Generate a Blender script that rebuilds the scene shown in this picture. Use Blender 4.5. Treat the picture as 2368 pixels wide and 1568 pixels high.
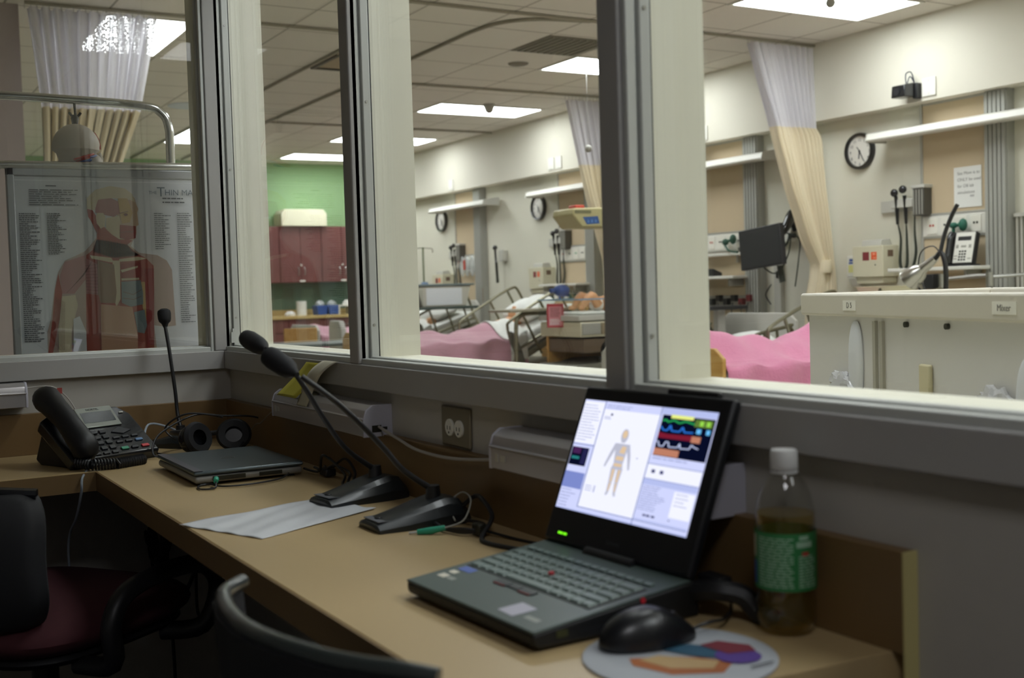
import bpy, math, random
from mathutils import Vector, Matrix
random.seed(7)
for o in list(bpy.data.objects): bpy.data.objects.remove(o)
SC = bpy.context.scene
COL = SC.collection
PI = math.pi
# ------------------------------------------------------------ camera
YAW, PITCH, ROLL = 2.61401491, -0.0423983065, -0.0301571283
fw = Vector((math.cos(PITCH)*math.cos(YAW), math.cos(PITCH)*math.sin(YAW), math.sin(PITCH)))
rt = Vector((math.sin(YAW), -math.cos(YAW), 0)); up = rt.cross(fw)
r2 = rt*math.cos(ROLL)+up*math.sin(ROLL); u2 = -rt*math.sin(ROLL)+up*math.cos(ROLL)
cam = bpy.data.cameras.new('camera'); camo = bpy.data.objects.new('camera', cam); COL.objects.link(camo)
mw = Matrix((r2, u2, -fw)).transposed().to_4x4(); mw.translation = Vector((3.234, -.958, 1.17)); camo.matrix_world = mw
cam.sensor_width = 36; cam.lens = 2682.503/2368*36; cam.clip_start = .05; cam.clip_end = 60
cam.dof.use_dof = True; cam.dof.focus_distance = 2.95; cam.dof.aperture_fstop = 5.0
SC.camera = camo
# ------------------------------------------------------------ world, exposure
w = bpy.data.worlds.new('world'); SC.world = w; w.use_nodes = True
w.node_tree.nodes['Background'].inputs[0].default_value = (.5, .5, .55, 1); w.node_tree.nodes['Background'].inputs[1].default_value = .05
SC.view_settings.view_transform = 'Standard'; SC.view_settings.look = 'None'; SC.view_settings.gamma = 1
SC.view_settings.use_curve_mapping = False; SC.view_settings.exposure = 0.0
PANEL_E = 17.0          # ceiling light diffusers
FILL_W = 10.5           # unseen fill light added to brighten the booth, watts
try:
    SC.cycles.max_bounces = 10; SC.cycles.diffuse_bounces = 5; SC.cycles.glossy_bounces = 4; SC.cycles.transmission_bounces = 8
    SC.cycles.transparent_max_bounces = 12; SC.cycles.sample_clamp_indirect = 4; SC.cycles.caustics_reflective = False; SC.cycles.caustics_refractive = False
    SC.cycles.use_denoising = True
except Exception: pass
# ------------------------------------------------------------ materials
def srgb(c):
    if isinstance(c, str):
        c = [int(c[i:i+2], 16)/255 for i in (0, 2, 4)]
    return [x/12.92 if x <= .04045 else ((x+.055)/1.055)**2.4 for x in c]
MATS = {}
def mat(name, c, rough=.6, metal=0, noise=0, scale=20, bump=0, emit=0, trans=0, spec=.5, coat=0, sheen=0):
    if name in MATS: return MATS[name]
    m = bpy.data.materials.new(name); m.use_nodes = True; nt = m.node_tree; b = nt.nodes['Principled BSDF']
    c = srgb(c); b.inputs['Base Color'].default_value = (*c, 1); b.inputs['Roughness'].default_value = rough; b.inputs['Metallic'].default_value = metal
    b.inputs['Specular IOR Level'].default_value = spec; b.inputs['Coat Weight'].default_value = coat; b.inputs['Sheen Weight'].default_value = sheen
    if trans: b.inputs['Transmission Weight'].default_value = trans
    if emit: b.inputs['Emission Color'].default_value = (*c, 1); b.inputs['Emission Strength'].default_value = emit
    if noise or bump:
        tc = nt.nodes.new('ShaderNodeTexCoord'); n = nt.nodes.new('ShaderNodeTexNoise'); n.inputs['Scale'].default_value = scale; n.inputs['Detail'].default_value = 4
        nt.links.new(tc.outputs['Object'], n.inputs['Vector'])
        if noise:
            r = nt.nodes.new('ShaderNodeMapRange'); r.inputs[3].default_value = 1-noise; r.inputs[4].default_value = 1+noise
            nt.links.new(n.outputs[0], r.inputs[0]); v = nt.nodes.new('ShaderNodeVectorMath'); v.operation = 'SCALE'; v.inputs[0].default_value = c
            nt.links.new(r.outputs[0], v.inputs['Scale']); nt.links.new(v.outputs[0], b.inputs['Base Color'])
        if bump:
            bp = nt.nodes.new('ShaderNodeBump'); bp.inputs['Strength'].default_value = bump; bp.inputs['Distance'].default_value = .01
            nt.links.new(n.outputs[0], bp.inputs['Height']); nt.links.new(bp.outputs[0], b.inputs['Normal'])
    MATS[name] = m; return m
def emis(name, c, s):
    if name in MATS: return MATS[name]
    m = bpy.data.materials.new(name); m.use_nodes = True; nt = m.node_tree; nt.nodes.remove(nt.nodes['Principled BSDF'])
    e = nt.nodes.new('ShaderNodeEmission'); e.inputs[0].default_value = (*srgb(c), 1); e.inputs[1].default_value = s
    nt.links.new(e.outputs[0], nt.nodes['Material Output'].inputs[0]); MATS[name] = m; return m
def clear(name, tint, ior=1.5, rough=0, gloss=1, alpha=0, body=(1, 1, 1)):
    """clear sheet: transparent tint + fresnel mirror, optionally part diffuse"""
    if name in MATS: return MATS[name]
    m = bpy.data.materials.new(name); m.use_nodes = True; nt = m.node_tree; nt.nodes.remove(nt.nodes['Principled BSDF'])
    t = nt.nodes.new('ShaderNodeBsdfTransparent'); t.inputs[0].default_value = (*tint, 1)
    g = nt.nodes.new('ShaderNodeBsdfGlossy'); g.inputs['Roughness'].default_value = rough; g.inputs[0].default_value = (gloss, gloss, gloss, 1)
    f0 = ((ior-1)/(ior+1))**2; ge = nt.nodes.new('ShaderNodeNewGeometry'); dt = nt.nodes.new('ShaderNodeVectorMath'); dt.operation = 'DOT_PRODUCT'; nt.links.new(ge.outputs['Incoming'], dt.inputs[0]); nt.links.new(ge.outputs['Normal'], dt.inputs[1])
    def mth(op, a, b=None):
        q = nt.nodes.new('ShaderNodeMath'); q.operation = op; nt.links.new(a, q.inputs[0])
        if b is not None: q.inputs[1].default_value = b
        return q.outputs[0]
    om = nt.nodes.new('ShaderNodeMath'); om.operation = 'SUBTRACT'; om.inputs[0].default_value = 1; nt.links.new(mth('ABSOLUTE', dt.outputs['Value']), om.inputs[1])
    fr = mth('ADD', mth('MULTIPLY', mth('POWER', om.outputs[0], 5), 1-f0), f0); mx = nt.nodes.new('ShaderNodeMixShader')
    src = t.outputs[0]
    if alpha:
        d = nt.nodes.new('ShaderNodeBsdfDiffuse'); d.inputs[0].default_value = (*body, 1); m2 = nt.nodes.new('ShaderNodeMixShader'); m2.inputs[0].default_value = alpha
        nt.links.new(t.outputs[0], m2.inputs[1]); nt.links.new(d.outputs[0], m2.inputs[2]); src = m2.outputs[0]
    nt.links.new(fr, mx.inputs[0]); nt.links.new(src, mx.inputs[1]); nt.links.new(g.outputs[0], mx.inputs[2])
    nt.links.new(mx.outputs[0], nt.nodes['Material Output'].inputs[0]); MATS[name] = m; return m
def grid_mat(name, base, line, ox, oy, px, py, wl, noise=.06):
    m = bpy.data.materials.new(name); m.use_nodes = True; nt = m.node_tree; b = nt.nodes['Principled BSDF']; b.inputs['Roughness'].default_value = .9; b.inputs['Specular IOR Level'].default_value = .1
    tc = nt.nodes.new('ShaderNodeTexCoord'); s = nt.nodes.new('ShaderNodeSeparateXYZ'); nt.links.new(tc.outputs['Object'], s.inputs[0])
    outs = []
    for ax, o, p in ((0, ox, px), (1, oy, py)):
        a = nt.nodes.new('ShaderNodeMath'); a.operation = 'SUBTRACT'; a.inputs[1].default_value = o-wl/2; nt.links.new(s.outputs[ax], a.inputs[0])
        q = nt.nodes.new('ShaderNodeMath'); q.operation = 'FLOORED_MODULO'; q.inputs[1].default_value = p; nt.links.new(a.outputs[0], q.inputs[0])
        l = nt.nodes.new('ShaderNodeMath'); l.operation = 'LESS_THAN'; l.inputs[1].default_value = wl; nt.links.new(q.outputs[0], l.inputs[0]); outs.append(l)
    mx = nt.nodes.new('ShaderNodeMath'); mx.operation = 'MAXIMUM'; nt.links.new(outs[0].outputs[0], mx.inputs[0]); nt.links.new(outs[1].outputs[0], mx.inputs[1])
    n = nt.nodes.new('ShaderNodeTexNoise'); n.inputs['Scale'].default_value = 60; nt.links.new(tc.outputs['Object'], n.inputs['Vector'])
    r = nt.nodes.new('ShaderNodeMapRange'); r.inputs[3].default_value = 1-noise; r.inputs[4].default_value = 1+noise; nt.links.new(n.outputs[0], r.inputs[0])
    v = nt.nodes.new('ShaderNodeVectorMath'); v.operation = 'SCALE'; v.inputs[0].default_value = srgb(base); nt.links.new(r.outputs[0], v.inputs['Scale'])
    mc = nt.nodes.new('ShaderNodeMix'); mc.data_type = 'RGBA'; nt.links.new(mx.outputs[0], mc.inputs[0]); nt.links.new(v.outputs[0], mc.inputs[6]); mc.inputs[7].default_value = (*srgb(line), 1)
    nt.links.new(mc.outputs[2], b.inputs['Base Color']); MATS[name] = m; return m
def wood_mat(name, c1, c2, scale=8, rough=.45, axis=(1, 6, 6)):
    m = bpy.data.materials.new(name); m.use_nodes = True; nt = m.node_tree; b = nt.nodes['Principled BSDF']; b.inputs['Roughness'].default_value = rough
    tc = nt.nodes.new('ShaderNodeTexCoord'); mp = nt.nodes.new('ShaderNodeMapping'); mp.inputs['Scale'].default_value = axis; n = nt.nodes.new('ShaderNodeTexNoise'); n.inputs['Scale'].default_value = scale; n.inputs['Detail'].default_value = 6
    nt.links.new(tc.outputs['Object'], mp.inputs[0]); nt.links.new(mp.outputs[0], n.inputs['Vector']); cr = nt.nodes.new('ShaderNodeValToRGB')
    cr.color_ramp.elements[0].position = .3; cr.color_ramp.elements[1].position = .7; cr.color_ramp.elements[0].color = (*srgb(c1), 1); cr.color_ramp.elements[1].color = (*srgb(c2), 1)
    nt.links.new(n.outputs[0], cr.inputs[0]); nt.links.new(cr.outputs[0], b.inputs['Base Color']); MATS[name] = m; return m
def mesh_cloth(name, c, hole=.5, scale=55):
    """open-knit top band of a cubicle curtain: diffuse threads with real see-through gaps"""
    m = bpy.data.materials.new(name); m.use_nodes = True; nt = m.node_tree; nt.nodes.remove(nt.nodes['Principled BSDF'])
    d = nt.nodes.new('ShaderNodeBsdfDiffuse'); d.inputs[0].default_value = (*srgb(c), 1); tl = nt.nodes.new('ShaderNodeBsdfTranslucent'); tl.inputs[0].default_value = (*srgb(c), 1)
    a = nt.nodes.new('ShaderNodeMixShader'); a.inputs[0].default_value = .35; nt.links.new(d.outputs[0], a.inputs[1]); nt.links.new(tl.outputs[0], a.inputs[2])
    t = nt.nodes.new('ShaderNodeBsdfTransparent'); mx = nt.nodes.new('ShaderNodeMixShader')
    tc = nt.nodes.new('ShaderNodeTexCoord'); v = nt.nodes.new('ShaderNodeTexVoronoi'); v.inputs['Scale'].default_value = scale; nt.links.new(tc.outputs['Object'], v.inputs['Vector'])
    g = nt.nodes.new('ShaderNodeMath'); g.operation = 'GREATER_THAN'; nt.links.new(v.outputs['Distance'], g.inputs[0])
    mp = nt.nodes.new('ShaderNodeMapping'); mp.inputs['Scale'].default_value = (8, 26, 1.2); nt.links.new(tc.outputs['Object'], mp.inputs[0]); nz = nt.nodes.new('ShaderNodeTexNoise'); nz.inputs['Scale'].default_value = 1; nz.inputs['Detail'].default_value = 3; nt.links.new(mp.outputs[0], nz.inputs['Vector'])
    mr = nt.nodes.new('ShaderNodeMapRange'); mr.inputs[1].default_value = .35; mr.inputs[2].default_value = .65; mr.inputs[3].default_value = .02; mr.inputs[4].default_value = hole; nt.links.new(nz.outputs[0], mr.inputs[0]); nt.links.new(mr.outputs[0], g.inputs[1])
    nt.links.new(g.outputs[0], mx.inputs[0]); nt.links.new(t.outputs[0], mx.inputs[1]); nt.links.new(a.outputs[0], mx.inputs[2]); nt.links.new(mx.outputs[0], nt.nodes['Material Output'].inputs[0]); MATS[name] = m; return m

BOOTHWALL = mat('booth_paint', 'b3afa8', .75, noise=.03, scale=40)
TRIM = mat('painted_trim', 'aba9a7', .5, noise=.02, scale=30)
CREAM = mat('cream_paint', 'dddac9', .6, noise=.015, scale=20)
WALLP = mat('ward_wall_paint', 'd8d5c5', .7, noise=.02, scale=6)
SOFFIT = mat('soffit_paint', 'd3cfc0', .7, noise=.015, scale=6)
GREEN = mat('green_wall_paint', '88aa78', .7, noise=.02, scale=6)
ALU = mat('window_aluminium', 'c8cac6', .42, .1)
GASK = mat('black_rubber', '17181a', .6)
STEEL = mat('steel', 'b9b9b6', .3, 1)
CHROME = mat('chrome', 'c8cac9', .14, 1)
DARKM = mat('dark_metal', '3d3c34', .4, .6)
RAILM = mat('bed_rail_metal', '7f7b66', .38, .7)
BLACK = mat('black_plastic', '1b1b1e', .45)
BLACKG = mat('black_gloss', '15161a', .25, coat=.3)
RUBBER = mat('soft_black', '121216', .75)
WHITEP = mat('white_plastic', 'dedcd3', .45)
CREAMP = mat('cream_plastic', 'd0cab0', .5)
GREYP = mat('grey_plastic', '9d9b92', .5)
LTGREY = mat('light_grey_plastic', 'bdbbb2', .5)
WHITEC = mat('white_linen', 'e6e7e2', .9, noise=.03, scale=15, bump=.3)
PINK = mat('pink_blanket', 'c795a4', .95, noise=.08, scale=60, bump=.5, sheen=.3)
PINK2 = mat('bright_pink_blanket', 'd886a8', .95, noise=.06, scale=60, bump=.5, sheen=.3)
SKIN = mat('manikin_skin', 'cf9a6e', .6, noise=.04, scale=20)
TANF = mat('tan_fabric', 'c2b093', .95, noise=.05, scale=90)
DESKM = mat('tan_laminate', 'b59d73', .38, noise=.035, scale=180)
SPLASH = mat('shaded_laminate', '755c3a', .45, noise=.03, scale=120)  # desk laminate darkened: shade on the backsplash put into its colour
EDGE = mat('shaded_edge_band', '7d6440', .5, noise=.03, scale=80)  # desk laminate darkened: weak light on the front edge put into colour
RAWB = mat('raw_splash_edge', 'cfc386', .7)
WOODY = wood_mat('maple_wood', 'b98a45', 'cda45f', 5)
CHERRY = wood_mat('cherry_laminate', '633431', '764743', 6, axis=(6, 6, 1))
FLOORM = mat('vinyl_floor', 'bdb9a8', .35, noise=.04, scale=3)
CARPET = mat('booth_carpet', '3c3a40', .95, noise=.15, scale=120)
PAPER = mat('white_paper', 'e2e2dd', .8)
INK = mat('dark_ink', '2a2a30', .8)
GREENC = mat('teal_plug_plastic', '2e9a7c', .4)
GREYCOL = mat('fluted_grey', 'a2a29b', .5, .1)
BLUE = mat('blue_plastic', '31529a', .5)
RED = mat('red_plastic', 'b43a2a', .5)
KHAKI = mat('khaki_plastic', 'a89f72', .5)
CURT = mat('cream_curtain', 'e0d3b6', .9, noise=.02, scale=30)
CURT.node_tree.nodes['Principled BSDF'].inputs['Subsurface Weight'].default_value = 0
MESHC = mesh_cloth('white_curtain_mesh', 'd9d6da', .3, 110)
GLASS = clear('window_glass', (.955, .972, .958), 1.62)
CLEARP = clear('clear_plastic', (.93, .94, .93), 1.45, .03)
FROST = clear('frosted_plastic', (.8, .8, .78), 1.45, .2, alpha=.75, body=(.52, .51, .47))
# ------------------------------------------------------------ mesh builder
class MB:
    def __init__(s): s.v = []; s.f = []; s.mi = []; s.m = 0; s.X = None
    def add(s, vs, fs):
        o = len(s.v)
        for p in vs:
            p = Vector(p); s.v.append(s.X @ p if s.X is not None else p)
        for f in fs: s.f.append([i+o for i in f]); s.mi.append(s.m)
        return s
    def box(s, x0, x1, y0, y1, z0, z1):
        return s.add([(x, y, z) for z in (z0, z1) for y in (y0, y1) for x in (x0, x1)], [(0, 2, 3, 1), (4, 5, 7, 6), (0, 1, 5, 4), (2, 6, 7, 3), (0, 4, 6, 2), (1, 3, 7, 5)])
    def prism(s, poly, a0, a1, axis='x'):
        n = len(poly)
        def P(a, u, v): return (a, u, v) if axis == 'x' else ((u, a, v) if axis == 'y' else (u, v, a))
        vs = [P(a0, *p) for p in poly]+[P(a1, *p) for p in poly]
        return s.add(vs, [list(range(n))[::-1], list(range(n, 2*n))]+[(i, (i+1) % n, n+(i+1) % n, n+i) for i in range(n)])
    def tube(s, pts, r, n=8, smooth=0, caps=True, closed=False):
        pts = [Vector(p) for p in pts]
        rs = r if isinstance(r, (list, tuple)) else [r]*len(pts)
        if smooth:
            q = []; rr = []
            for i in range(len(pts)-1):
                p0 = pts[max(i-1, 0)]; p1 = pts[i]; p2 = pts[i+1]; p3 = pts[min(i+2, len(pts)-1)]
                for k in range(smooth):
                    t = k/smooth
                    q.append(.5*((2*p1)+(-p0+p2)*t+(2*p0-5*p1+4*p2-p3)*t*t+(-p0+3*p1-3*p2+p3)*t**3)); rr.append(rs[i]*(1-t)+rs[i+1]*t)
            q.append(pts[-1]); rr.append(rs[-1]); pts, rs = q, rr
        L = len(pts); vs = []; ref = None
        for i in range(L):
            if closed: t = pts[(i+1) % L]-pts[i-1]
            else: t = pts[min(i+1, L-1)]-pts[max(i-1, 0)]
            if t.length < 1e-9: t = Vector((0, 0, 1))
            t.normalize()
            if ref is None:
                ref = t.orthogonal().normalized()
            ref = (ref-t*ref.dot(t))
            if ref.length < 1e-6: ref = t.orthogonal()
            ref.normalize(); b = t.cross(ref)
            for k in range(n):
                a = 2*PI*k/n; vs.append(pts[i]+(ref*math.cos(a)+b*math.sin(a))*rs[i])
        fs = []
        for i in range(L if closed else L-1):
            j = (i+1) % L
            for k in range(n): fs.append((i*n+k, i*n+(k+1) % n, j*n+(k+1) % n, j*n+k))
        if caps and not closed: fs.append(list(range(n))[::-1]); fs.append(list(range((L-1)*n, L*n)))
        return s.add(vs, fs)
    def cyl(s, p0, p1, r0, r1=None, n=16): return s.tube([p0, p1], [r0, r0 if r1 is None else r1], n)
    def lathe(s, prof, c=(0, 0, 0), n=24, axis='z', caps=True):
        vs = []; c = Vector(c)
        for r, h in prof:
            for k in range(n):
                a = 2*PI*k/n; u, v = r*math.cos(a), r*math.sin(a)
                vs.append(c+(Vector((u, v, h)) if axis == 'z' else Vector((u, h, v)) if axis == 'y' else Vector((h, u, v))))
        fs = []
        for i in range(len(prof)-1):
            for k in range(n): fs.append((i*n+k, i*n+(k+1) % n, (i+1)*n+(k+1) % n, (i+1)*n+k))
        if prof[0] == prof[-1]: caps = False
        if caps and prof[0][0] > 1e-6: fs.append(list(range(n))[::-1])
        if caps and prof[-1][0] > 1e-6: fs.append(list(range((len(prof)-1)*n, len(prof)*n)))
        return s.add(vs, fs)
    def ell(s, c, r, n=16, m=10, fn=None):
        vs = []; c = Vector(c)
        for i in range(m+1):
            t = PI*i/m
            for k in range(n):
                a = 2*PI*k/n; p = Vector((math.sin(t)*math.cos(a), math.sin(t)*math.sin(a), math.cos(t)))
                if fn: p = fn(p)
                vs.append(c+Vector((p.x*r[0], p.y*r[1], p.z*r[2])))
        return s.add(vs, [(i*n+k, (i+1)*n+k, (i+1)*n+(k+1) % n, i*n+(k+1) % n) for i in range(m) for k in range(n)])
    def surf(s, fn, nu, nv, th=0, nrm=None):
        """grid surface fn(u,v), u,v in 0..1; th gives it real thickness along nrm"""
        vs = [Vector(fn(i/nu, j/nv)) for j in range(nv+1) for i in range(nu+1)]
        W = nu+1; fs = [(j*W+i, j*W+i+1, (j+1)*W+i+1, (j+1)*W+i) for j in range(nv) for i in range(nu)]
        if th:
            N = len(vs); nn = Vector(nrm); vs = vs+[p-nn*th for p in vs]; fs = fs+[tuple(q+N for q in f)[::-1] for f in fs]
            rim = [i for i in range(W)]+[j*W+nu for j in range(1, nv+1)]+[nv*W+i for i in range(nu-1, -1, -1)]+[j*W for j in range(nv-1, 0, -1)]
            for a in range(len(rim)):
                p, q = rim[a], rim[(a+1) % len(rim)]; fs.append((q, p, p+N, q+N))
        return s.add(vs, fs)
    def poly(s, pts): return s.add(pts, [list(range(len(pts)))])
    def build(s, name, m, parent=None, bevel=0, seg=2, smooth=True, ang=40, sub=0):
        me = bpy.data.meshes.new(name); me.from_pydata([tuple(p) for p in s.v], [], s.f)
        for x in (m if isinstance(m, (list, tuple)) else [m]): me.materials.append(x)
        me.polygons.foreach_set('material_index', s.mi); me.update()
        o = bpy.data.objects.new(name, me); COL.objects.link(o)
        if smooth:
            me.shade_smooth(); me.set_sharp_from_angle(angle=math.radians(ang))
        if bevel:
            b = o.modifiers.new('bevel', 'BEVEL'); b.width = bevel; b.segments = seg; b.limit_method = 'ANGLE'; b.angle_limit = math.radians(35); b.harden_normals = False
        if sub:
            b = o.modifiers.new('sub', 'SUBSURF'); b.levels = sub; b.render_levels = sub
        if parent is not None: o.parent = parent
        return o
def B(*a): return MB().box(*a)
def T(name, label, cat, loc=(0, 0, 0), rz=0, group=None, rot=None):
    o = bpy.data.objects.new(name, None); COL.objects.link(o); o.location = loc; o.rotation_euler = rot if rot else (0, 0, rz); o.empty_display_size = .05
    o['label'] = label; o['category'] = cat
    if group: o['group'] = group
    return o
def tag(o, label, cat, group=None, kind=None):
    o['label'] = label; o['category'] = cat
    if group: o['group'] = group
    if kind: o['kind'] = kind
    return o
def struct(o): o['kind'] = 'structure'; return o
def text(name, s, m, parent, mtx, size, align='LEFT', ext=.0002, spacing=1.0):
    c = bpy.data.curves.new(name, 'FONT'); c.body = s; c.size = size; c.align_x = align; c.extrude = ext; c.space_line = spacing
    t = bpy.data.objects.new(name, c); COL.objects.link(t); bpy.context.view_layer.update()
    me = bpy.data.meshes.new_from_object(t); bpy.data.objects.remove(t)
    o = bpy.data.objects.new(name, me); me.materials.clear(); me.materials.append(m); COL.objects.link(o); o.matrix_basis = mtx
    if parent is not None: o.parent = parent
    return o
def frame(o, u, v):
    """matrix with local x along u, local y along v, origin o"""
    u = Vector(u).normalized(); v = Vector(v).normalized(); n = u.cross(v)
    m = Matrix((u, v, n)).transposed().to_4x4(); m.translation = Vector(o); return m
def decal(name, parent, mtx, layers, step=.0004, base=.0004):
    """flat printed shapes: layers = [(material, [polygons])] in the plane of mtx"""
    mb = MB(); ms = []
    for i, (m, polys) in enumerate(layers):
        if m not in ms: ms.append(m)
        mb.m = ms.index(m)
        for p in polys: mb.poly([(x, y, base+step*i) for x, y in p])
    o = mb.build(name, ms, parent, smooth=False); o.matrix_basis = mtx; return o
def rect(x0, y0, x1, y1): return [(x0, y0), (x1, y0), (x1, y1), (x0, y1)]
def circ(cx, cy, rx, ry=None, n=28): ry = ry or rx; return [(cx+rx*math.cos(2*PI*k/n), cy+ry*math.sin(2*PI*k/n)) for k in range(n)]
def stroke(pts, w):
    out = []
    for (a, b), (c, d) in zip(pts, pts[1:]):
        l = math.hypot(c-a, d-b) or 1; nx, ny = -(d-b)/l*w/2, (c-a)/l*w/2
        out.append([(a-nx, b-ny), (c-nx, d-ny), (c+nx, d+ny), (a+nx, b+ny)])
    return out
def textlines(x0, x1, ytop, ybot, n, h, rnd=.5, indent=0):
    out = []
    for i in range(n):
        y = ytop-(ytop-ybot)*i/max(1, n-1); wd = (x1-x0)*(1-rnd*random.random()); a = x0
        while a < x0+wd:
            b = min(a+random.uniform(.03, .12)*(x1-x0)*2, x0+wd); out.append(rect(a, y-h/2, b, y+h/2)); a = b+(x1-x0)*.025
    return out

# ============================================================ STRUCTURE
CZ = 3.04
CEIL = grid_mat('ceiling_tile', 'dfdad0', 'a39d92', -2.80, 4.31, .61, .61, .016)
ceil = struct(B(-12.6, 5.6, -4.1, 6.1, CZ, CZ+.1).build('ceiling', CEIL, smooth=False))
struct(B(-12.6, 5.6, -4.1, 6.1, -.1, 0).build('floor', FLOORM, smooth=False))
struct(B(-12.6, 5.6, 6.0, 6.1, 0, CZ).build('wall_back', WALLP, smooth=False))
struct(B(-12.6, -12.5, -4, 6.0, 0, CZ).build('wall_far', GREEN, smooth=False))
struct(B(5.5, 5.6, -4, 6.0, 0, CZ).build('wall_near', WALLP, smooth=False))
struct(B(-12.6, 5.6, -4.1, -4.0, 0, CZ).build('wall_rear', WALLP, smooth=False))
struct(B(-4.72, -4.6, -4.0, .12, 0, CZ).build('wall_partition', mat('mauve_grey_paint', 'ab9f9e', .7, noise=.02), smooth=False))
struct(B(-12.5, 5.5, 5.83, 6.0, 2.43, CZ).build('trim_1', SOFFIT, smooth=False))     # soffit over the beds
ZT = 2.25; ZB = 1.03
# booth window wall (north) and left wall (west)
m = MB(); m.box(-.13, 4.5, 0, .125, 0, ZB); m.box(-.13, 4.5, 0, .125, ZT, 2.7)
m.box(-.13, 0, 0, .125, ZB, ZT); m.box(.938, .972, 0, .125, ZB, ZT); m.box(1.882, 1.93, 0, .125, ZB, ZT); m.box(3.3, 4.5, 0, .125, ZB, ZT)
struct(m.build('wall_north', BOOTHWALL, smooth=False))
m = MB(); m.box(-.13, 0, -2.7, 0, 0, ZB); m.box(-.13, 0, -2.7, 0, ZT, 2.7); m.box(-.13, 0, -.045, 0, ZB, ZT); m.box(-.13, 0, -2.7, -1.7, ZB, ZT)
struct(m.build('wall_west', BOOTHWALL, smooth=False))
struct(B(-.13, 4.5, -2.8, -2.7, 0, 2.7).build('wall_south', BOOTHWALL, smooth=False))
struct(B(4.4, 4.5, -2.7, 0, 0, 2.7).build('wall_east', BOOTHWALL, smooth=False))
struct(B(-.13, 4.5, -2.8, .125, 2.7, 2.76).build('ceiling_booth', mat('booth_ceiling', '9b978c', .9), smooth=False))
struct(B(0, 4.4, -2.7, 0, 0, .012).build('floor_booth', CARPET, smooth=False))
# sill boards and post covers
struct(B(0, 4.4, -.02, 0, .973, 1.024).build('trim_2', TRIM, bevel=.002))
struct(B(0, .02, -2.7, -.02, .973, 1.024).build('trim_3', TRIM, bevel=.002))
struct(B(.938, .985, -.02, 0, 1.024, ZT).build('trim_4', TRIM, bevel=.003))
struct(B(1.884, 1.932, -.02, 0, 1.024, ZT).build('trim_5', TRIM, bevel=.003))
struct(B(0, .018, -.045, 0, 1.024, ZT).build('trim_6', TRIM, bevel=.003))
def liner(name, x0, x1):
    m = MB(); t = .006
    m.box(x0, x0+t, .034, .128, ZB, ZT); m.box(x1-t, x1, .034, .128, ZB, ZT); m.box(x0, x1, .034, .128, ZB, ZB+t); m.box(x0, x1, .034, .128, ZT-t, ZT)
    return struct(m.build(name, CREAM, smooth=False))
liner('trim_7', .0, .938); liner('trim_8', .972, 1.882); liner('trim_9', 1.93, 3.3)
m = MB(); t = .006
for a in ((-.128, -.034, -.045-t, -.045, ZB, ZT), (-.128, -.034, -1.7, -.045, ZB, ZB+t), (-.128, -.034, -1.7, -.045, ZT-t, ZT)): m.box(*a)
struct(m.build('trim_10', CREAM, smooth=False))
struct(B(-.13, 4.5, .125, .128, 0, ZB).build('trim_11', CREAM, smooth=False))
def window(name, x0, x1, screws, west=False):
    """aluminium frame seen in its depth: outer roll, groove, screwed stop, gasket, pane"""
    R = Matrix.Rotation(PI/2, 4, 'Z') if west else Matrix.Identity(4)
    def put(mb): mb.X = R; return mb
    def ring(mb, a, y0, y1):
        mb.box(x0, x0+a, y0, y1, ZB-.008, ZT); mb.box(x1-a, x1, y0, y1, ZB-.008, ZT); mb.box(x0+a, x1-a, y0, y1, ZB-.008, ZB-.008+a+.004); mb.box(x0+a, x1-a, y0, y1, ZT-a, ZT)
    m = put(MB()); ring(m, .010, -.013, .004); ring(m, .005, .004, .009); ring(m, .013, .009, .0275)
    w = struct(m.build(name, ALU, bevel=.0022, seg=2))
    m = put(MB()); ring(m, .0105, .0275, .0305); m.build('gasket', GASK, w, smooth=False)
    put(MB()).box(x0+.004, x1-.004, .0285, .0325, ZB, ZT-.004).build('glass_pane', GLASS, w, smooth=False)
    for z in screws:
        m = put(MB()); 
        if west: m.cyl((x1-.013, .0175, z), (x1-.0145, .0175, z), .003, n=12)
        else: m.cyl((x0+.013, .0175, z), (x0+.0145, .0175, z), .003, n=12)
        m.build('screw', STEEL, w)
    return w
window('window_1', .008, .938, (1.115, 1.53, 1.93))
window('window_2', .975, 1.884, (1.105, 1.57, 2.0))
window('window_3', 1.932, 3.3, (1.1, 1.55, 2.0))
window('window_4', -1.7, -.045, (), west=True)
# small latch low on the corner frame
m = MB(); m.box(.021, .027, .0, .012, 1.045, 1.075); m.cyl((.024, .006, 1.075), (.024, .006, 1.085), .003)
tag(m.build('frame_latch', ALU), 'small metal latch tab at the foot of the corner window frame', 'latch')
# ============================================================ CEILING THINGS
DIFF = emis('light_diffuser', 'f8fbff', PANEL_E)
def ceiling_light(cx, cy, lx, ly, label):
    t = T('ceiling_light', label, 'ceiling light', (cx, cy, CZ), group='fluorescent ceiling panels')
    m = MB(); m.box(-lx/2, lx/2, -ly/2, -ly/2+.025, -.008, 0); m.box(-lx/2, lx/2, ly/2-.025, ly/2, -.008, 0); m.box(-lx/2, -lx/2+.025, -ly/2+.025, ly/2-.025, -.008, 0); m.box(lx/2-.025, lx/2, -ly/2+.025, ly/2-.025, -.008, 0)
    m.build('light_frame', WHITEP, t, smooth=False)
    B(-lx/2+.025, lx/2-.025, -ly/2+.025, ly/2-.025, -.004, -.001).build('diffuser', DIFF, t, smooth=False)
ceiling_light(-2.50, 4.92, .61, 1.22, 'bright ceiling panel at the upper right above the plastic tub')
ceiling_light(-4.94, 4.92, .61, 1.22, 'bright ceiling panel cut off by the thick window post, beside the grey vent')
ceiling_light(-7.38, 4.92, .61, 1.22, 'bright ceiling panel with the small dome camera in front of it')
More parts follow.
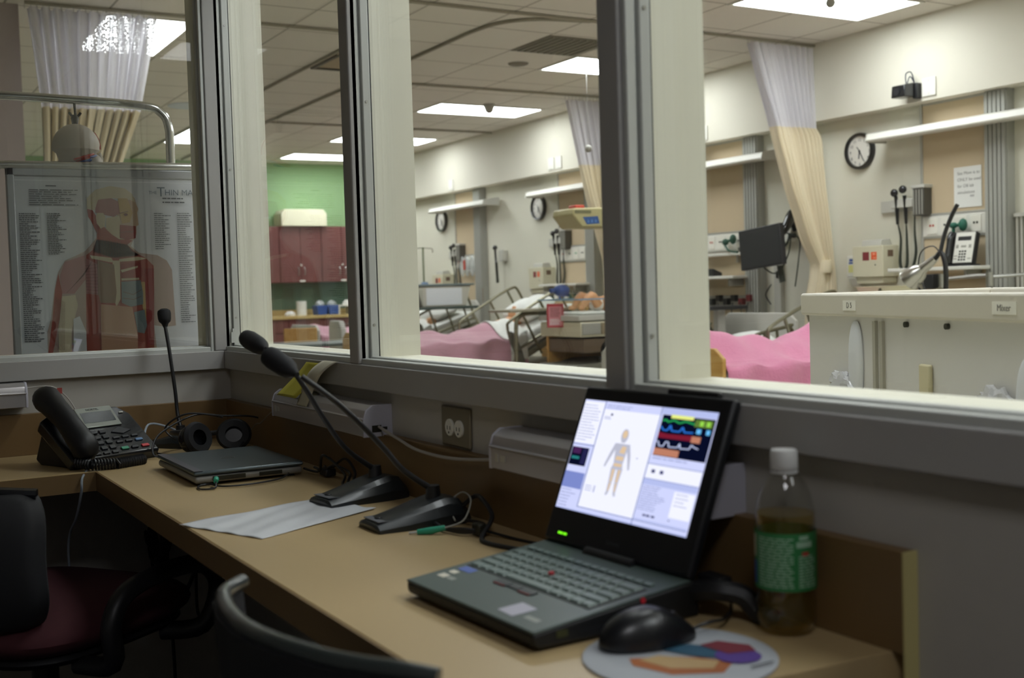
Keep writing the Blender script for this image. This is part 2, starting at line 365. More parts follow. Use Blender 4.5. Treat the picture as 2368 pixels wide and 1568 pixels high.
ceiling_light(-9.82, 4.92, .61, 1.22, 'narrow ceiling panel split by the post between the first and second panes')
ceiling_light(-11.65, 4.92, .61, 1.22, 'long thin ceiling panel just above the green wall')
ceiling_light(-5.24, .95, 1.22, .61, 'large ceiling panel shining through the mesh of the left curtain')
ceiling_light(-10.15, 2.78, 1.22, .61, 'small ceiling panel to the right of the chrome tube, above the poster')
for x in (-.06, 2.38): ceiling_light(x, 4.92, .61, 1.22, 'bright ceiling panel out of view over the near end of the ward')
ceiling_light(3.9, .65, 1.22, .61, 'bright ceiling panel out of view at the near corner of the ward')
ceiling_light(1.2, .65, 1.22, .61, 'bright ceiling panel out of view above the plastic tub')
ceiling_light(2.9, 1.9, 1.22, .61, 'bright ceiling panel out of view close to the booth')
ceiling_light(-.9, 1.9, 1.22, .61, 'bright ceiling panel out of view beyond the booth corner')
# added fill lamp, unseen; lifts the dim booth walls
t = T('fill_lamp', 'added round fill lamp under the booth ceiling, out of view', 'ceiling light', (3.6, -1.0, 2.7))
MB().lathe([(.16, 0), (.17, -.02), (.14, -.05), (0, -.06)], n=28).build('fill_cover', mat('fill_cover', 'e8e0cc', .5), t)
ld = bpy.data.lights.new('fill_light', 'AREA'); ld.energy = FILL_W; ld.size = .5; ld.color = (.96, .97, 1); lo = bpy.data.objects.new('fill_light', ld); COL.objects.link(lo); lo.parent = t; lo.location = (0, 0, -.075)
# tracks
def track(pts, label, r=.012):
    o = MB().tube([(x, y, CZ-.014) for x, y in pts], r, 6, smooth=6).build('curtain_track', mat('track_metal', '9a9486', .5, .2)); tag(o, label, 'curtain track')
track([(-12.3, 3.11), (-9, 3.11), (-6.5, 3.11), (-4.6, 3.09), (-4.1, 3.09), (-3.8, 3.15), (-3.62, 3.34), (-3.54, 3.7)], 'dark curtain track running along the ceiling and bending in a curve in the middle pane')
track([(-3.53, .6), (-3.53, 2.4), (-3.53, 4), (-3.53, 5.83)], 'straight curtain track crossing the ceiling to the cream curtain at right')
track([(-4.48, 2.7), (-4.48, 2.2), (-4.48, 1.4), (-4.48, .14)], 'curtain track running away from the left curtain across the first pane')
track([(-12.3, 2.455), (-8, 2.455), (-4.5, 2.455)], 'long curtain track crossing the ceiling of the first pane diagonally')
track([(-6.18, 3.13), (-6.18, 4.5), (-6.18, 5.83)], 'thin curtain track above the far curtain behind the thick post')
track([(-8.75, 3.13), (-8.75, 4.5), (-8.75, 5.83)], 'thin curtain track across the far end of the middle pane')
# vent, smoke detector, dome, speaker ring
t = T('air_vent', 'dark grey square air vent in the ceiling beside a light panel', 'vent', (-4.35, 3.99, CZ))
m = MB(); m.box(-.29, .29, -.29, .29, -.006, 0); m.build('vent_plate', mat('vent_grey', '6f6a5e', .8), t, smooth=False)
for k in range(9): B(-.26, .26, -.25+k*.06, -.235+k*.06, -.012, -.006).build('vent_slat', mat('vent_slat', '7b766a', .7), t, smooth=False)
t = T('air_vent', 'beige square air vent with a dark edge in the ceiling of the first pane', 'vent', (-5.54, 2.785, CZ))
B(-.29, .29, -.29, .29, -.008, 0).build('vent_plate', mat('vent_beige', 'a8987e', .8), t, smooth=False); B(-.29, -.25, -.29, .29, -.02, -.008).build('vent_lip', DARKM, t); B(-.25, .29, -.29, -.26, -.02, -.008).build('vent_lip', DARKM, t)
t = T('smoke_detector', 'round flush detector in the ceiling tile left of the vent', 'detector', (-5.07, 4.02, CZ))
MB().lathe([(.085, 0), (.08, -.012), (.06, -.018), (0, -.02)], n=24).build('detector_body', mat('det_grey', '7e776b', .7), t); MB().lathe([(.09, 0), (.088, -.004), (0, -.004)], n=24).build('detector_ring', LTGREY, t)
t = T('ceiling_dome', 'small grey dome camera hanging below the ceiling in the middle pane', 'camera', (-7.0, 4.82, CZ))
MB().lathe([(.06, 0), (.06, -.015), (.05, -.04), (.038, -.075), (.025, -.085), (0, -.087)], n=20).build('dome_body', GREYP, t)
MB().lathe([(.022, -.0865), (.015, -.091), (0, -.093)], n=16).build('dome_lens', BLACK, t)
t = T('ceiling_speaker', 'pale round ceiling disc right of the chrome tube in the left window', 'speaker', (-8.05, 2.09, CZ))
MB().lathe([(.2, 0), (.2, -.008), (0, -.012)], n=28).build('speaker_grille', mat('disc_blue', 'c3ccd6', .6), t)
# pendants (pull cords with weights)
for (x, y, zt, zb, lab) in ((-4.93, 4.6, CZ, 2.34, 'small metal ball hanging on a thin cord before the far curtain'), (-2.06, 4.5, CZ, 2.9, 'small hook and ball on a cord hanging from the upper right ceiling panel')):
    t = T('pull_cord', lab, 'pull cord', (x, y, zb))
    MB().cyl((0, 0, 0), (0, 0, zt-zb), .002, n=6).build('cord', STEEL, t); MB().ell((0, 0, 0), (.03, .03, .032)).build('ball', GREYP, t)
# ============================================================ CURTAINS
def curtain(x, prof, zm, label, tilt=0, folds=9, amp=.028, knot=None):
    """prof: list of (z, y0, y1) from top to bottom; folds run along y, depth along x"""
    t = T('privacy_curtain', label, 'curtain', (x, 0, 0), group='cubicle curtains with mesh tops')
    def f(z):
        for (za, a0, a1), (zb, b0, b1) in zip(prof, prof[1:]):
            if zb <= z <= za:
                k = (za-z)/(za-zb); k = k*k*(3-2*k) if False else k
                return a0+(b0-a0)*k, a1+(b1-a1)*k
        return prof[-1][1:]
    ph = random.random()*6
    def sf(z0, z1):
        def g(u, v):
            z = z0+(z1-z0)*v; y0, y1 = f(z); W = max(.05, y1-y0); A = amp*min(1.6, .35/W+.6)
            return (A*math.sin(u*folds*2*PI+ph+.5*math.sin(z*2))+.35*A*math.sin(u*folds*4.3*PI+z), y0+W*(u+.25/folds*math.sin(u*folds*2*PI*1.0+1)), z)
        return g
    zt = prof[0][0]; zb = prof[-1][0]
    MB().surf(sf(zt, zm), 150, 10).build('mesh_top', MESHC, t, ang=180)
    MB().surf(sf(zm, zb), 150, 34).build('curtain_cloth', CURT, t, ang=180)
    y0, y1 = f(zt)
    for k in range(folds*2+1):
        y = y0+(y1-y0)*k/(folds*2); MB().cyl((0, y, zt-.01), (0, y, CZ-.02), .003, n=5).build('hook', STEEL, t)
    if knot:
        z, y0, y1 = knot; MB().lathe([((y1-y0)/2*1.0, -.05), ((y1-y0)/2*1.12, 0), ((y1-y0)/2, .05)], (0, (y0+y1)/2, z), 18).build('tie_back', CURT, t)
    return t
curtain(-3.53, [(3.0, 5.14, 5.78), (2.37, 5.36, 5.80), (2.3, 5.375, 5.86), (1.9, 5.5, 5.89), (1.5, 5.66, 5.93), (1.3, 5.78, 5.95), (1.2, 5.77, 5.96), (1.05, 5.73, 5.97), (.35, 5.68, 5.97)], 2.37, 'cream curtain with white mesh top gathered and tied against the right wall', knot=(1.28, 5.79, 5.94))
curtain(-6.18, [(2.98, 5.2, 5.77), (2.36, 5.34, 5.8), (2.04, 5.42, 5.8), (1.4, 5.62, 5.81), (.4, 5.6, 5.83)], 2.36, 'far cream curtain half hidden behind the thick window post', folds=7)
curtain(-8.75, [(2.98, 5.5, 5.78), (2.36, 5.55, 5.8), (.4, 5.72, 5.81)], 2.36, 'narrow bunched curtain against the far part of the bed wall', folds=3) if False else None
curtain(-4.48, [(3.0, .14, .93), (2.39, .2, .80), (1.9, .2, .62), (1.4, .2, .5), (.4, .2, .5)], 2.39, 'wide curtain with mesh top behind the anatomy poster in the left window', folds=11, amp=.035)
# ============================================================ BED WALL UNITS
def headwall(x0, label):
    t = T('headwall_unit', label, 'headwall', (x0, 6.0, 0), group='headwall units along the bed wall')
    y = -.035
    B(.02, .56, y, 0, 1.63, 2.43).build('upper_panel', TANF, t, smooth=False)
    B(.02, .56, y, 0, .55, 1.45).build('lower_panel', TANF, t, smooth=False)
    m = MB(); m.box(0, .02, -.045, 0, .4, 2.43); m.box(.56, .58, -.045, 0, .4, 2.43); m.box(.02, .56, -.04, 0, 2.415, 2.43); m.box(.02, .56, -.045, 0, 1.61, 1.63); m.box(.02, .56, -.045, 0, 1.45, 1.465)
    m.build('panel_frame', mat('panel_frame', 'b4b3ab', .4, .4), t, bevel=.002)
    B(.02, .56, -.05, 0, 1.465, 1.61).build('outlet_rail', WHITEP, t, bevel=.003)
    m = MB()
    for k in range(5): m.box(.585+k*.034, .61+k*.034, -.09, 0, .35, 2.42)
    m.box(.58, .755, -.075, 0, .35, 2.43); m.build('service_column', GREYCOL, t, smooth=False)
    for k, c in enumerate((RED, BLACK, GREENC, DARKM)):
        o = B(.06+k*.125, .15+k*.125, -.056, -.05, 1.48, 1.595).build('outlet', mat('outlet_white', 'e4e1d6', .4), t, bevel=.002)
        m = MB(); m.box(.085+k*.125, .1+k*.125, -.0575, -.056, 1.535, 1.55); m.box(.11+k*.125, .125+k*.125, -.0575, -.056, 1.535, 1.55); m.build('socket', c, o, smooth=False)
    return t
headwall(-2.62, 'tan headwall panel at right with the paper notice and the white desk phone')
headwall(-5.07, 'tan headwall panel seen just left of the wall monitor')
headwall(-7.55, 'tan headwall panel behind the khaki warmer head')
headwall(-10.0, 'farthest tan headwall panel with plastic bags hung on it')
def wall_lamp(x0, x1, label, z=2.2):
    t = T('bed_light', label, 'wall light', ((x0+x1)/2, 6.0, z), group='long white over-bed lights')
    h = (x1-x0)/2
    m = MB(); m.prism([(-.27, .0), (-.25, .045), (-.1, .075), (-.03, .07), (-.03, .02), (-.09, 0), (-.26, -.012)], -h, h); m.build('shade', WHITEP, t, bevel=.004)
    m = MB(); m.prism([(-.275, -.015), (-.255, .05), (-.1, .08), (-.04, .08), (-.04, -.015)], -h-.006, -h); m.prism([(-.275, -.015), (-.255, .05), (-.1, .08), (-.04, .08), (-.04, -.015)], h, h+.006); m.build('end_caps', LTGREY, t, smooth=False)
    B(-.05, .05, -.032, 0, 0, .07).build('bracket', GREYP, t)
wall_lamp(-2.93, -1.55, 'white over-bed light overlapping the clock at right'); wall_lamp(-5.35, -4.06, 'white over-bed light left of the tied curtain')
wall_lamp(-7.86, -6.55, 'white over-bed light above the khaki warmer head'); wall_lamp(-10.3, -8.85, 'farthest white over-bed light, over the clock in the middle pane')
def clock(x, z, r, label):
    t = T('wall_clock', label, 'clock', (x, 6.0, z), rot=(PI/2, 0, 0), group='round black wall clocks')
    MB().lathe([(r, 0), (r*1.0, .03), (r*.95, .045), (r*.84, .04), (r*.82, .02)], n=40, caps=False).build('rim', BLACKG, t)
    MB().lathe([(r*.84, 0), (r*.84, .02), (0, .02)], n=40).build('dial', mat('dial', 'dddad2', .6), t)
    L = []
    for k in range(12):
        a = PI/2-k*PI/6; s = str(k or 12)
        text('numeral', s, INK, t, Matrix.Translation((math.cos(a)*r*.66, math.sin(a)*r*.66-.018, .0205)), r*.24, 'CENTER', .0001)
    m = MB()
    for ang, ln, wd in ((-62, .62, .007), (-98, .42, .01), (128, .3, .005)):
        a = math.radians(ang); p = stroke([(0, 0), (math.cos(a)*r*ln, math.sin(a)*r*ln)], wd)[0]; m.prism(p, .022, .024, 'z')
    m.lathe([(.008, .021), (.008, .027), (0, .028)], n=12); m.build('hands', INK, t, smooth=False)
clock(-3.22, 2.165, .143, 'round black wall clock left of the headwall at right'); clock(-7.99, 2.09, .143, 'black wall clock partly covered by an over-bed light beside the warmer')
clock(-10.42, 2.1, .143, 'farthest black wall clock under the end of an over-bed light')
def sharps(x, z, label, gx=-.13):
    t = T('sharps_container', label, 'sharps box', (x, 6.0, z), group='sharps boxes on the bed wall')
    m = MB(); m.box(0, .3, -.17, 0, 0, .235); m.box(.02, .28, -.15, 0, -.05, 0); m.build('cabinet', CREAMP, t, bevel=.004)
    m = MB(); m.prism([(-.15, .235), (-.14, .28), (-.05, .285), (-.02, .235)], .07, .26); m.build('lid', LTGREY, t, bevel=.004)
    M = frame((0, -.17, 0), (1, 0, 0), (0, 0, 1))
    decal('warning_label', t, M, [(mat('maroon', '7d2f33', .6), [rect(.1, .125, .165, .19)]), (mat('orange_label', 'e0582c', .6), [rect(.185, .13, .24, .188)]), (mat('orange_light', 'f0a080', .6), [rect(.205, .14, .235, .148), rect(.2, .165, .225, .18)]), (INK, [circ(.225, .09, .006)])])
    decal('side_label', t, frame((.3, 0, 0), (0, 1, 0), (0, 0, 1)), [(mat('brown_label', '6d5644', .6), [rect(-.12, .15, -.06, .2)])])
    g = T('glove_dispenser', label.replace('sharps box', 'glove dispenser').replace('cream', 'white'), 'dispenser', (x+gx, 6.0, z-.02), group='small white dispensers beside the sharps boxes')
    m = MB(); m.box(0, .11, -.1, 0, .02, .19); m.prism([(-.1, .02), (-.06, -.05), (-.02, -.06), (0, .02)], .01, .1); m.build('dispenser_body', WHITEP, g, bevel=.01)
    decal('dispenser_label', g, frame((0, -.1, 0), (1, 0, 0), (0, 0, 1)), [(BLUE, [rect(.025, .125, .085, .14), rect(.03, .145, .08, .165)]), (mat('pale_yellow', 'd8d68c', .7), [rect(.02, .06, .09, .118)])])
sharps(-3.17, 1.185, 'cream sharps box beside the tied curtain at right'); sharps(-8.0, 1.175, 'cream sharps box between the beds in the middle pane'); sharps(-10.45, 1.16, 'farthest cream sharps box behind the white-topped bin')
def coil(m, pts, r=.012, n=60, wire=.004):
    """springy coiled cord along a polyline"""
    P = [Vector(p) for p in pts]; segs = [(P[i+1]-P[i]).length for i in range(len(P)-1)]; L = sum(segs); out = []
    for k in range(n*8+1):
        s = L*k/(n*8); i = 0
        while i < len(segs)-1 and s > segs[i]: s -= segs[i]; i += 1
        t = (P[i+1]-P[i]).normalized(); a = t.orthogonal().normalized(); b = t.cross(a); an = 2*PI*k/8
        out.append(P[i]+t*s+(a*math.cos(an)+b*math.sin(an))*r)
    m.tube(out, wire, 5)
def diagnostics(x, z, label):
    t = T('diagnostic_set', label, 'wall diagnostic set', (x, 6.0, z), group='wall diagnostic sets')
    m = MB(); m.box(-.18, .19, -.03, 0, -.045, .045); m.box(-.03, .17, -.09, -.03, -.02, .045); m.build('wall_plate', LTGREY, t, bevel=.005)
    for dx, zz in ((.02, 0), (.10, .02)):
        h = MB(); h.cyl((dx, -.08, -.02), (dx, -.09, .07), .012, .014); h.ell((dx-.015, -.09, .095+zz), (.032, .025, .03)); h.tube([(dx, -.08, -.02), (dx, -.075, -.14)], [.015, .011], 10)
        hd = h.build('instrument_head', BLACKG, t)
    m = MB(); P = [(.02, -.07, -.14), (.035, -.06, -.25), (.025, -.06, -.42), (.05, -.06, -.48), (.09, -.06, -.44), (.1, -.07, -.25), (.1, -.075, -.14)]
    m.tube(P, [.005, .009, .012, .012, .012, .009, .005], 8, smooth=5); m.tube([(.17, -.06, -.02), (.165, -.06, -.2), (.17, -.055, -.35), (.14, -.055, -.46), (.1, -.055, -.47)], [.004, .008, .011, .011, .011], 8, smooth=5)
    m.build('coiled_cord', mat('cord_green_black', '23291f', .6), t)
    c = T('cuff_holder', label.replace('grey plate with black exam scopes', 'dark pressure cuff basket'), 'cuff holder', (x+.25, 6.0, z+.02), group='dark cuff baskets by the headwalls')
    m = MB(); m.box(-.05, .05, -.12, 0, -.11, .09); m.build('basket', mat('basket_grey', '4b4842', .6), c, bevel=.004)
    for k in range(4): B(-.053, -.05, -.11+k*.028, -.1+k*.028, -.1, .08).build('basket_bar', GREYP, c, smooth=False)
    for k in range(4): B(-.045+k*.026, -.037+k*.026, -.123, -.12, -.1, .08).build('basket_bar', GREYP, c, smooth=False)
    B(-.06, .06, -.125, 0, .09, .115).build('top_cap', LTGREY, c, bevel=.003)
diagnostics(-2.83, 1.71, 'grey plate with black exam scopes left of the notice panel at right'); diagnostics(-7.6, 1.68, 'grey plate with black exam scopes beside the khaki warmer head')
diagnostics(-10.05, 1.64, 'grey plate with black exam scopes on the farthest bay'); diagnostics(-5.4, 1.68, 'grey plate with black exam scopes at the bay behind the window post')
# wall oto scope 4 (pressure gauge with coil)
t = T('pressure_gauge', 'white wall pressure gauge with a long coiled cord between two bays', 'gauge', (-8.82, 6.0, 1.6))
B(-.04, .07, -.07, 0, -.09, .05).build('gauge_body', LTGREY, t, bevel=.01); MB().ell((-.09, -.08, .08), (.035, .03, .03)).build('bulb', BLACKG, t)
m = MB(); m.tube([(-.09, -.08, .07), (-.08, -.08, -.05), (-.07, -.08, -.1)], .014, 8); m.build('handle', BLACKG, t)
m = MB(); coil(m, [(-.07, -.08, -.1), (-.06, -.075, -.34)], .014, 26, .005); m.build('coiled_cord', mat('cord_green_black', '23291f', .6), t)
for x, z, l in ((-2.42, 2.52, 'white blank wall plate right of the small black camera on the soffit'), (-7.45, 2.52, 'white blank wall plate on the soffit in the middle pane, left one'), (-7.3, 2.52, 'white blank wall plate on the soffit in the middle pane, right one'), (-9.82, 2.51, 'farthest white blank wall plate on the soffit'), (-4.9, 2.515, 'white blank wall plate on the soffit beside the window jamb')):
    t = T('wall_plate', l, 'wall plate', (x, 5.83, z), group='blank plates on the soffit'); B(-.06, .06, -.012, 0, -.065, .065).build('plate', WHITEP, t, bevel=.004)
    m = MB(); m.cyl((0, -.0135, .045), (0, -.012, .045), .004); m.cyl((0, -.0135, -.045), (0, -.012, -.045), .004); m.build('plate_screw', STEEL, t)
def wallcam(x, z, label):
    t = T('wall_camera', label, 'camera', (x, 5.83, z), group='small black cameras on the soffit')
    B(.03, .07, -.05, 0, -.06, .05).build('mount', BLACK, t, bevel=.004)
    m = MB(); m.prism([(-.16, -.05), (-.15, .035), (-.05, .055), (-.05, -.05)], -.07, .05); m.build('camera_body', BLACKG, t, bevel=.006)
    m = MB(); m.cyl((-.02, -.162, -.01), (-.02, -.158, -.01), .028, n=20); m.build('lens', BLACK, t)
    m = MB(); m.tube([(0, -.08, .05), (-.01, -.07, .12), (.02, -.05, .13), (.03, -.03, .06)], .004, 6, smooth=5); m.tube([(.01, -.08, .05), (.02, -.06, .1), (.035, -.03, .05)], .004, 6, smooth=5); m.build('cable', mat('blue_black_cable', '1e2540', .5), t)
wallcam(-2.56, 2.51, 'small black camera with looped cable on the soffit at right'); wallcam(-4.98, 2.53, 'small black camera on the soffit beside the window jamb')
# paper notice
t = T('paper_notice', 'white paper notice taped to the tan headwall panel at right', 'notice', (-2.215, 5.962, 1.8))
B(-.115, .115, -.0015, .001, -.145, .14).build('sheet', PAPER, t, smooth=False)
text('notice_text', 'See Mom is to\nONLY be used\nfor OB lab\nsimulations', mat('grey_ink', '6b6a68', .8), t, frame((-.085, -.002, .085), (1, 0, 0), (0, 0, 1)), .032, spacing=1.4)
decal('tape', t, frame((0, -.002, 0), (1, 0, 0), (0, 0, 1)), [(mat('notice_grey', 'b0aead', .8), [rect(.02, -.075, .055, -.06)])])
# ledge shelves + bedside things at right bay
def shelf(x0, x1, z, label, d=.26):
    t = T('wall_shelf', label, 'shelf', ((x0+x1)/2, 6.0, z), group='narrow shelves on the headwalls'); h = (x1-x0)/2
    B(-h, h, -d, -.05, -.025, 0).build('shelf_board', WHITEP, t, bevel=.004); m = MB(); m.box(-h+.1, -h+.12, -d+.05, -.05, -.09, -.025); m.box(h-.12, h-.1, -d+.05, -.05, -.09, -.025); m.build('shelf_bracket', GREYP, t)
shelf(-2.75, -2.0, 1.24, 'white shelf under the desk phone at right'); shelf(-5.15, -4.45, 1.235, 'white shelf left of the wall monitor'); shelf(-5.2, -4.5, 1.44, 'upper white ledge left of the wall monitor', .12)
shelf(-7.65, -6.9, 1.22, 'white shelf behind the baby warmer')
def wphone():
    t = T('desk_telephone', 'white and black telephone standing on the shelf at right', 'telephone', (-2.2, 5.82, 1.24), rz=.12)
    X = Matrix.Rotation(-.28, 4, 'X')
    m = MB(); m.X = X; m.box(-.07, .13, -.03, .02, 0.01, .24); m.build('body', BLACK, t, bevel=.006)
    m = MB(); m.X = X; m.box(-.02, .125, -.034, -.03, .015, .235); m.build('face_plate', WHITEP, t, bevel=.002)
    L = [(BLACK, [rect(.0, .175, .1, .205)]+[rect(.02+i*.02, .03+j*.02, .035+i*.02, .043+j*.02) for i in range(3) for j in range(4)]), (GREYP, [rect(-.008, .12, .012, .145), rect(.03, .125, .07, .14), rect(.088, .12, .108, .145), rect(-.015, .04, .012, .048), rect(-.015, .06, .012, .068), rect(.09, .04, .118, .048)])]
    decal('keypad', t, X @ frame((0, -.034, 0), (1, 0, 0), (0, 0, 1)), L)
    m = MB(); m.X = X; m.tube([(-.05, -.035, .02), (-.05, -.055, .06), (-.05, -.058, .13), (-.05, -.055, .19), (-.05, -.035, .225)], [.026, .022, .018, .022, .026], 12, smooth=4); m.build('handset', BLACKG, t)
    B(-.07, .14, -.06, .06, 0, .012).build('stand', BLACK, t, bevel=.003)
wphone()
t = T('exam_lamp', 'silver cone exam lamp on a dark flexible arm above the plastic tub', 'lamp', (-1.42, 4.6, 0))
m = MB(); a = Vector((-.13, -.02, 1.155)); b = Vector((.05, .0, 1.28)); d = (b-a).normalized()
m.tube([a, a+d*.015, a+d*.09, a+d*.115, a+d*.13, b], [.07, .069, .05, .032, .03, .022], 24); m.build('lamp_shade', mat('brushed_silver', 'c9c7c2', .25, 1), t)
MB().ell(a+d*.03, (.05, .05, .05)).build('bulb', WHITEP, t)
m = MB(); m.tube([b, (.09, 0, 1.31), (.12, 0, 1.2), (.11, 0, .9), (.1, 0, .3)], .014, 8, smooth=6); m.tube([(.08, 0, 1.3), (.1, .02, 1.42), (.15, .02, 1.52), (.19, .02, 1.58)], .012, 8, smooth=5); m.build('lamp_arm', BLACK, t)
m = MB(); m.tube([(.1, 0, 1.28), (.02, .02, 1.35), (-.08, .03, 1.32), (-.1, .03, 1.2), (-.02, .02, 1.05)], .004, 6, smooth=6); m.tube([(-.2, .1, 1.15), (-.1, .1, 1.05), (.05, .1, .95)], .006, 6, smooth=5); m.build('power_cord', BLACK, t)
MB().lathe([(.2, 0), (.2, .03), (.05, .06), (.02, .3), (0, .3)], (.1, 0, 0), 24).build('lamp_foot', DARKM, t)
t = T('wash_basin', 'cream plastic basin with dark grips behind the plastic tub', 'basin', (-2.1, 5.0, 1.0))
MB().lathe([(.12, 0), (.17, .06), (.19, .115), (.2, .12), (.185, .12), (.15, .03), (0, .02)], n=28).build('basin_shell', CREAMP, t)
m = MB(); m.box(-.19, -.13, -.13, -.09, .05, .09); m.box(.02, .1, -.165, -.15, .09, .11); m.build('grip', mat('olive_grip', '5b5a48', .6), t, bevel=.004)
t = T('overbed_table', 'cream overbed table under the basin, mostly hidden by the plastic tub', 'overbed table', (-2.15, 5.0, 0), group='overbed tables'); B(-.35, .35, -.22, .22, .97, 1.0).build('table_top', CREAMP, t, bevel=.006); B(.24, .3, -.04, .04, .08, .97).build('column', LTGREY, t); B(-.3, .34, -.03, .03, .04, .08).build('foot', GREYP, t)
t = T('monitor_arm', 'silver jointed wall arm with black clamp below the white telephone', 'wall arm', (-1.95, 6.0, 1.14))
m = MB(); m.cyl((-.12, -.5, -.05), (-.12, -.5, .05), .022); m.tube([(-.12, -.5, .01), (.1, -.42, .03), (.17, -.4, .03)], .014, 8); m.cyl((.18, -.4, -.04), (.18, -.4, .05), .024); m.tube([(.18, -.4, .02), (.3, -.2, .03), (.38, -.02, .05)], .012, 8); m.cyl((.38, -.03, -.02), (.38, -.03, .09), .03); m.build('arm_tube', STEEL, t)
m = MB(); m.box(-.24, -.16, -.54, -.46, -.05, .05); m.ell((.17, -.4, -.11), (.05, .03, .05)); m.tube([(.05, -.4, -.12), (.1, -.4, -.08), (.2, -.4, -.09), (.26, -.4, -.12)], .015, 6, smooth=4); m.build('clamp', BLACK, t, bevel=.004)
t = T('wall_rail', 'row of thin grey conduits beside the right headwall column', 'conduit', (-1.82, 6.0, 0))
m = MB(); 
for k in range(4): m.box(-.02+k*.035, -.005+k*.035, -.03, 0, .6, 1.57)
m.box(-.03, .12, -.04, 0, 1.56, 1.585); m.build('conduits', LTGREY, t, smooth=False)
t = T('thermometer_holder', 'black wall device with round head at the right edge of the view', 'wall device', (-1.62, 6.0, 1.58)); B(-.09, .1, -.08, 0, -.1, .07).build('holder', BLACK, t, bevel=.006); MB().ell((-.02, -.1, .1), (.045, .04, .045)).build('knob', BLACKG, t); MB().tube([(0, -.1, 0), (-.02, -.12, -.06), (0, -.1, -.12)], .007, 6, smooth=4).build('cord', BLACK, t)
# wall monitor on arm
t = T('wall_monitor', 'dark flat monitor on a swing arm left of the tied curtain', 'monitor', (-3.93, 5.6, 1.455), rot=(.0, -.09, .0))
m = MB(); m.box(-.245, .245, -.02, .03, -.165, .165); m.build('casing', mat('casing', '26262a', .5), t, bevel=.006)
B(-.228, .228, -.0215, -.02, -.148, .148).build('screen', mat('off_screen', '343437', .35), t, smooth=False)
m = MB(); m.tube([(.02, .03, 0), (.12, .14, .12), (.13, .2, .2), (.11, .26, .26), (.03, .3, .24)], [.03, .035, .04, .04, .035], 10, smooth=5); m.tube([(.03, .3, .24), (0, .39, .15)], .03, 8); m.build('swing_arm', BLACKG, t)
m = MB(); coil(m, [(.14, .05, -.17), (.145, .06, -.3)], .02, 8, .008); m.tube([(-.03, .03, -.16), (.05, .05, -.22), (.15, .05, -.2), (.25, .05, -.08), (.29, .05, .04)], .006, 6, smooth=5); m.tube([(-.27, .1, .03), (-.4, .15, .0), (-.5, .2, .06)], .009, 6, smooth=4); m.tube([(.25, .05, .08), (.33, .1, .02), (.3, .1, -.15), (.24, .1, -.35)], .006, 6, smooth=5); m.build('cable', mat('cord_green_black', '23291f', .6), t)
t = T('gas_valve', 'clear and green gas outlet with hoses just right of the wall monitor', 'valve', (-4.05, 6.0, 1.55)); B(-.06, .1, -.06, 0, -.05, .05).build('valve_plate', WHITEP, t, bevel=.003); MB().cyl((.12, -.09, 0), (.12, -.03, 0), .02).build('valve_knob', BLACK, t)
m = MB(); m.tube([(.12, -.09, 0), (.08, -.1, -.08), (-.05, -.12, -.12)], .01, 6, smooth=4); m.build('hose', mat('cord_green_black', '23291f', .6), t)
t = T('wall_channel', 'vertical grey channel with cable below the wall monitor', 'conduit', (-4.12, 6.0, 0)); B(-.06, .02, -.04, 0, .7, 1.35).build('channel', LTGREY, t, bevel=.002); B(-.025, -.01, -.05, -.04, 1.2, 1.26).build('switch', BLACK, t)
MB().tube([(-.08, -.05, 1.15), (-.12, -.06, 1.1), (-.14, -.06, 1.05), (-.08, -.06, .98)], .006, 6, smooth=4).build('loose_cable', BLACK, t)
# green valve + tubes at unit B
t = T('oxygen_regulator', 'green oxygen fittings on the outlet rail left of the wall monitor', 'regulator', (-4.72, 5.95, 1.535)); m = MB(); m.ell((0, -.05, 0), (.03, .03, .03)); m.ell((.1, -.05, .02), (.028, .03, .045)); m.tube([(0, -.05, 0), (.1, -.05, .02)], .012, 6); m.build('fitting', mat('dark_green', '1f4a3a', .5), t); MB().tube([(0, -.06, -.02), (.1, -.1, -.08), (.28, -.16, -.1)], .009, 6, smooth=4).build('hose', mat('dark_green', '1f4a3a', .5), t)
t = T('oxygen_regulator', 'green oxygen fittings on the outlet rail behind the white telephone', 'regulator', (-2.29, 5.95, 1.53)); m = MB(); m.ell((0, -.05, 0), (.03, .03, .022)); m.ell((.08, -.05, 0), (.03, .03, .045)); m.tube([(0, -.05, 0), (.08, -.05, 0)], .012, 6); m.cyl((0, -.05, -.07), (0, -.05, 0), .012); m.build('fitting', mat('teal_green', '155c4a', .5), t)
# equipment on shelf at unit B
t = T('equipment_box', 'black monitor stand equipment on the shelf left of the wall monitor', 'equipment', (-4.9, 5.83, 1.235)); m = MB(); m.prism([(-.05, 0), (-.05, .07), (.05, .03), (.05, 0)], -.13, .15); m.build('equipment_body', BLACK, t, bevel=.005); MB().tube([(-.15, 0, .05), (-.22, -.02, .12), (-.24, 0, .2), (-.2, .02, .28)], .012, 6, smooth=4).build('cable', BLACK, t)
# hanging cables + sockets low at unit B
t = T('power_strip', 'row of dark sockets and plugs with hanging cables left of the plastic tub', 'power outlets', (-4.7, 5.93, 1.0))
B(-.3, .32, 0, .03, -.06, .06).build('socket_strip', GREYP, t, bevel=.003)
for k in range(6): B(-.25+k*.1, -.2+k*.1, -.05, 0, -.02+.03*(k % 2), .035+.03*(k % 2)).build('plug', BLACK if k < 4 else mat('maroon', '7d2f33', .6), t, bevel=.003)
for k in range(6): MB().tube([(-.22+k*.1, -.05, 0), (-.2+k*.1+.04*math.sin(k*2), -.09, -.15), (-.25+k*.1+.08*math.sin(k*3+1), -.08, -.35), (-.2+k*.09, -.05, -.6)], .005, 6, smooth=5).build('cable', BLACK, t)
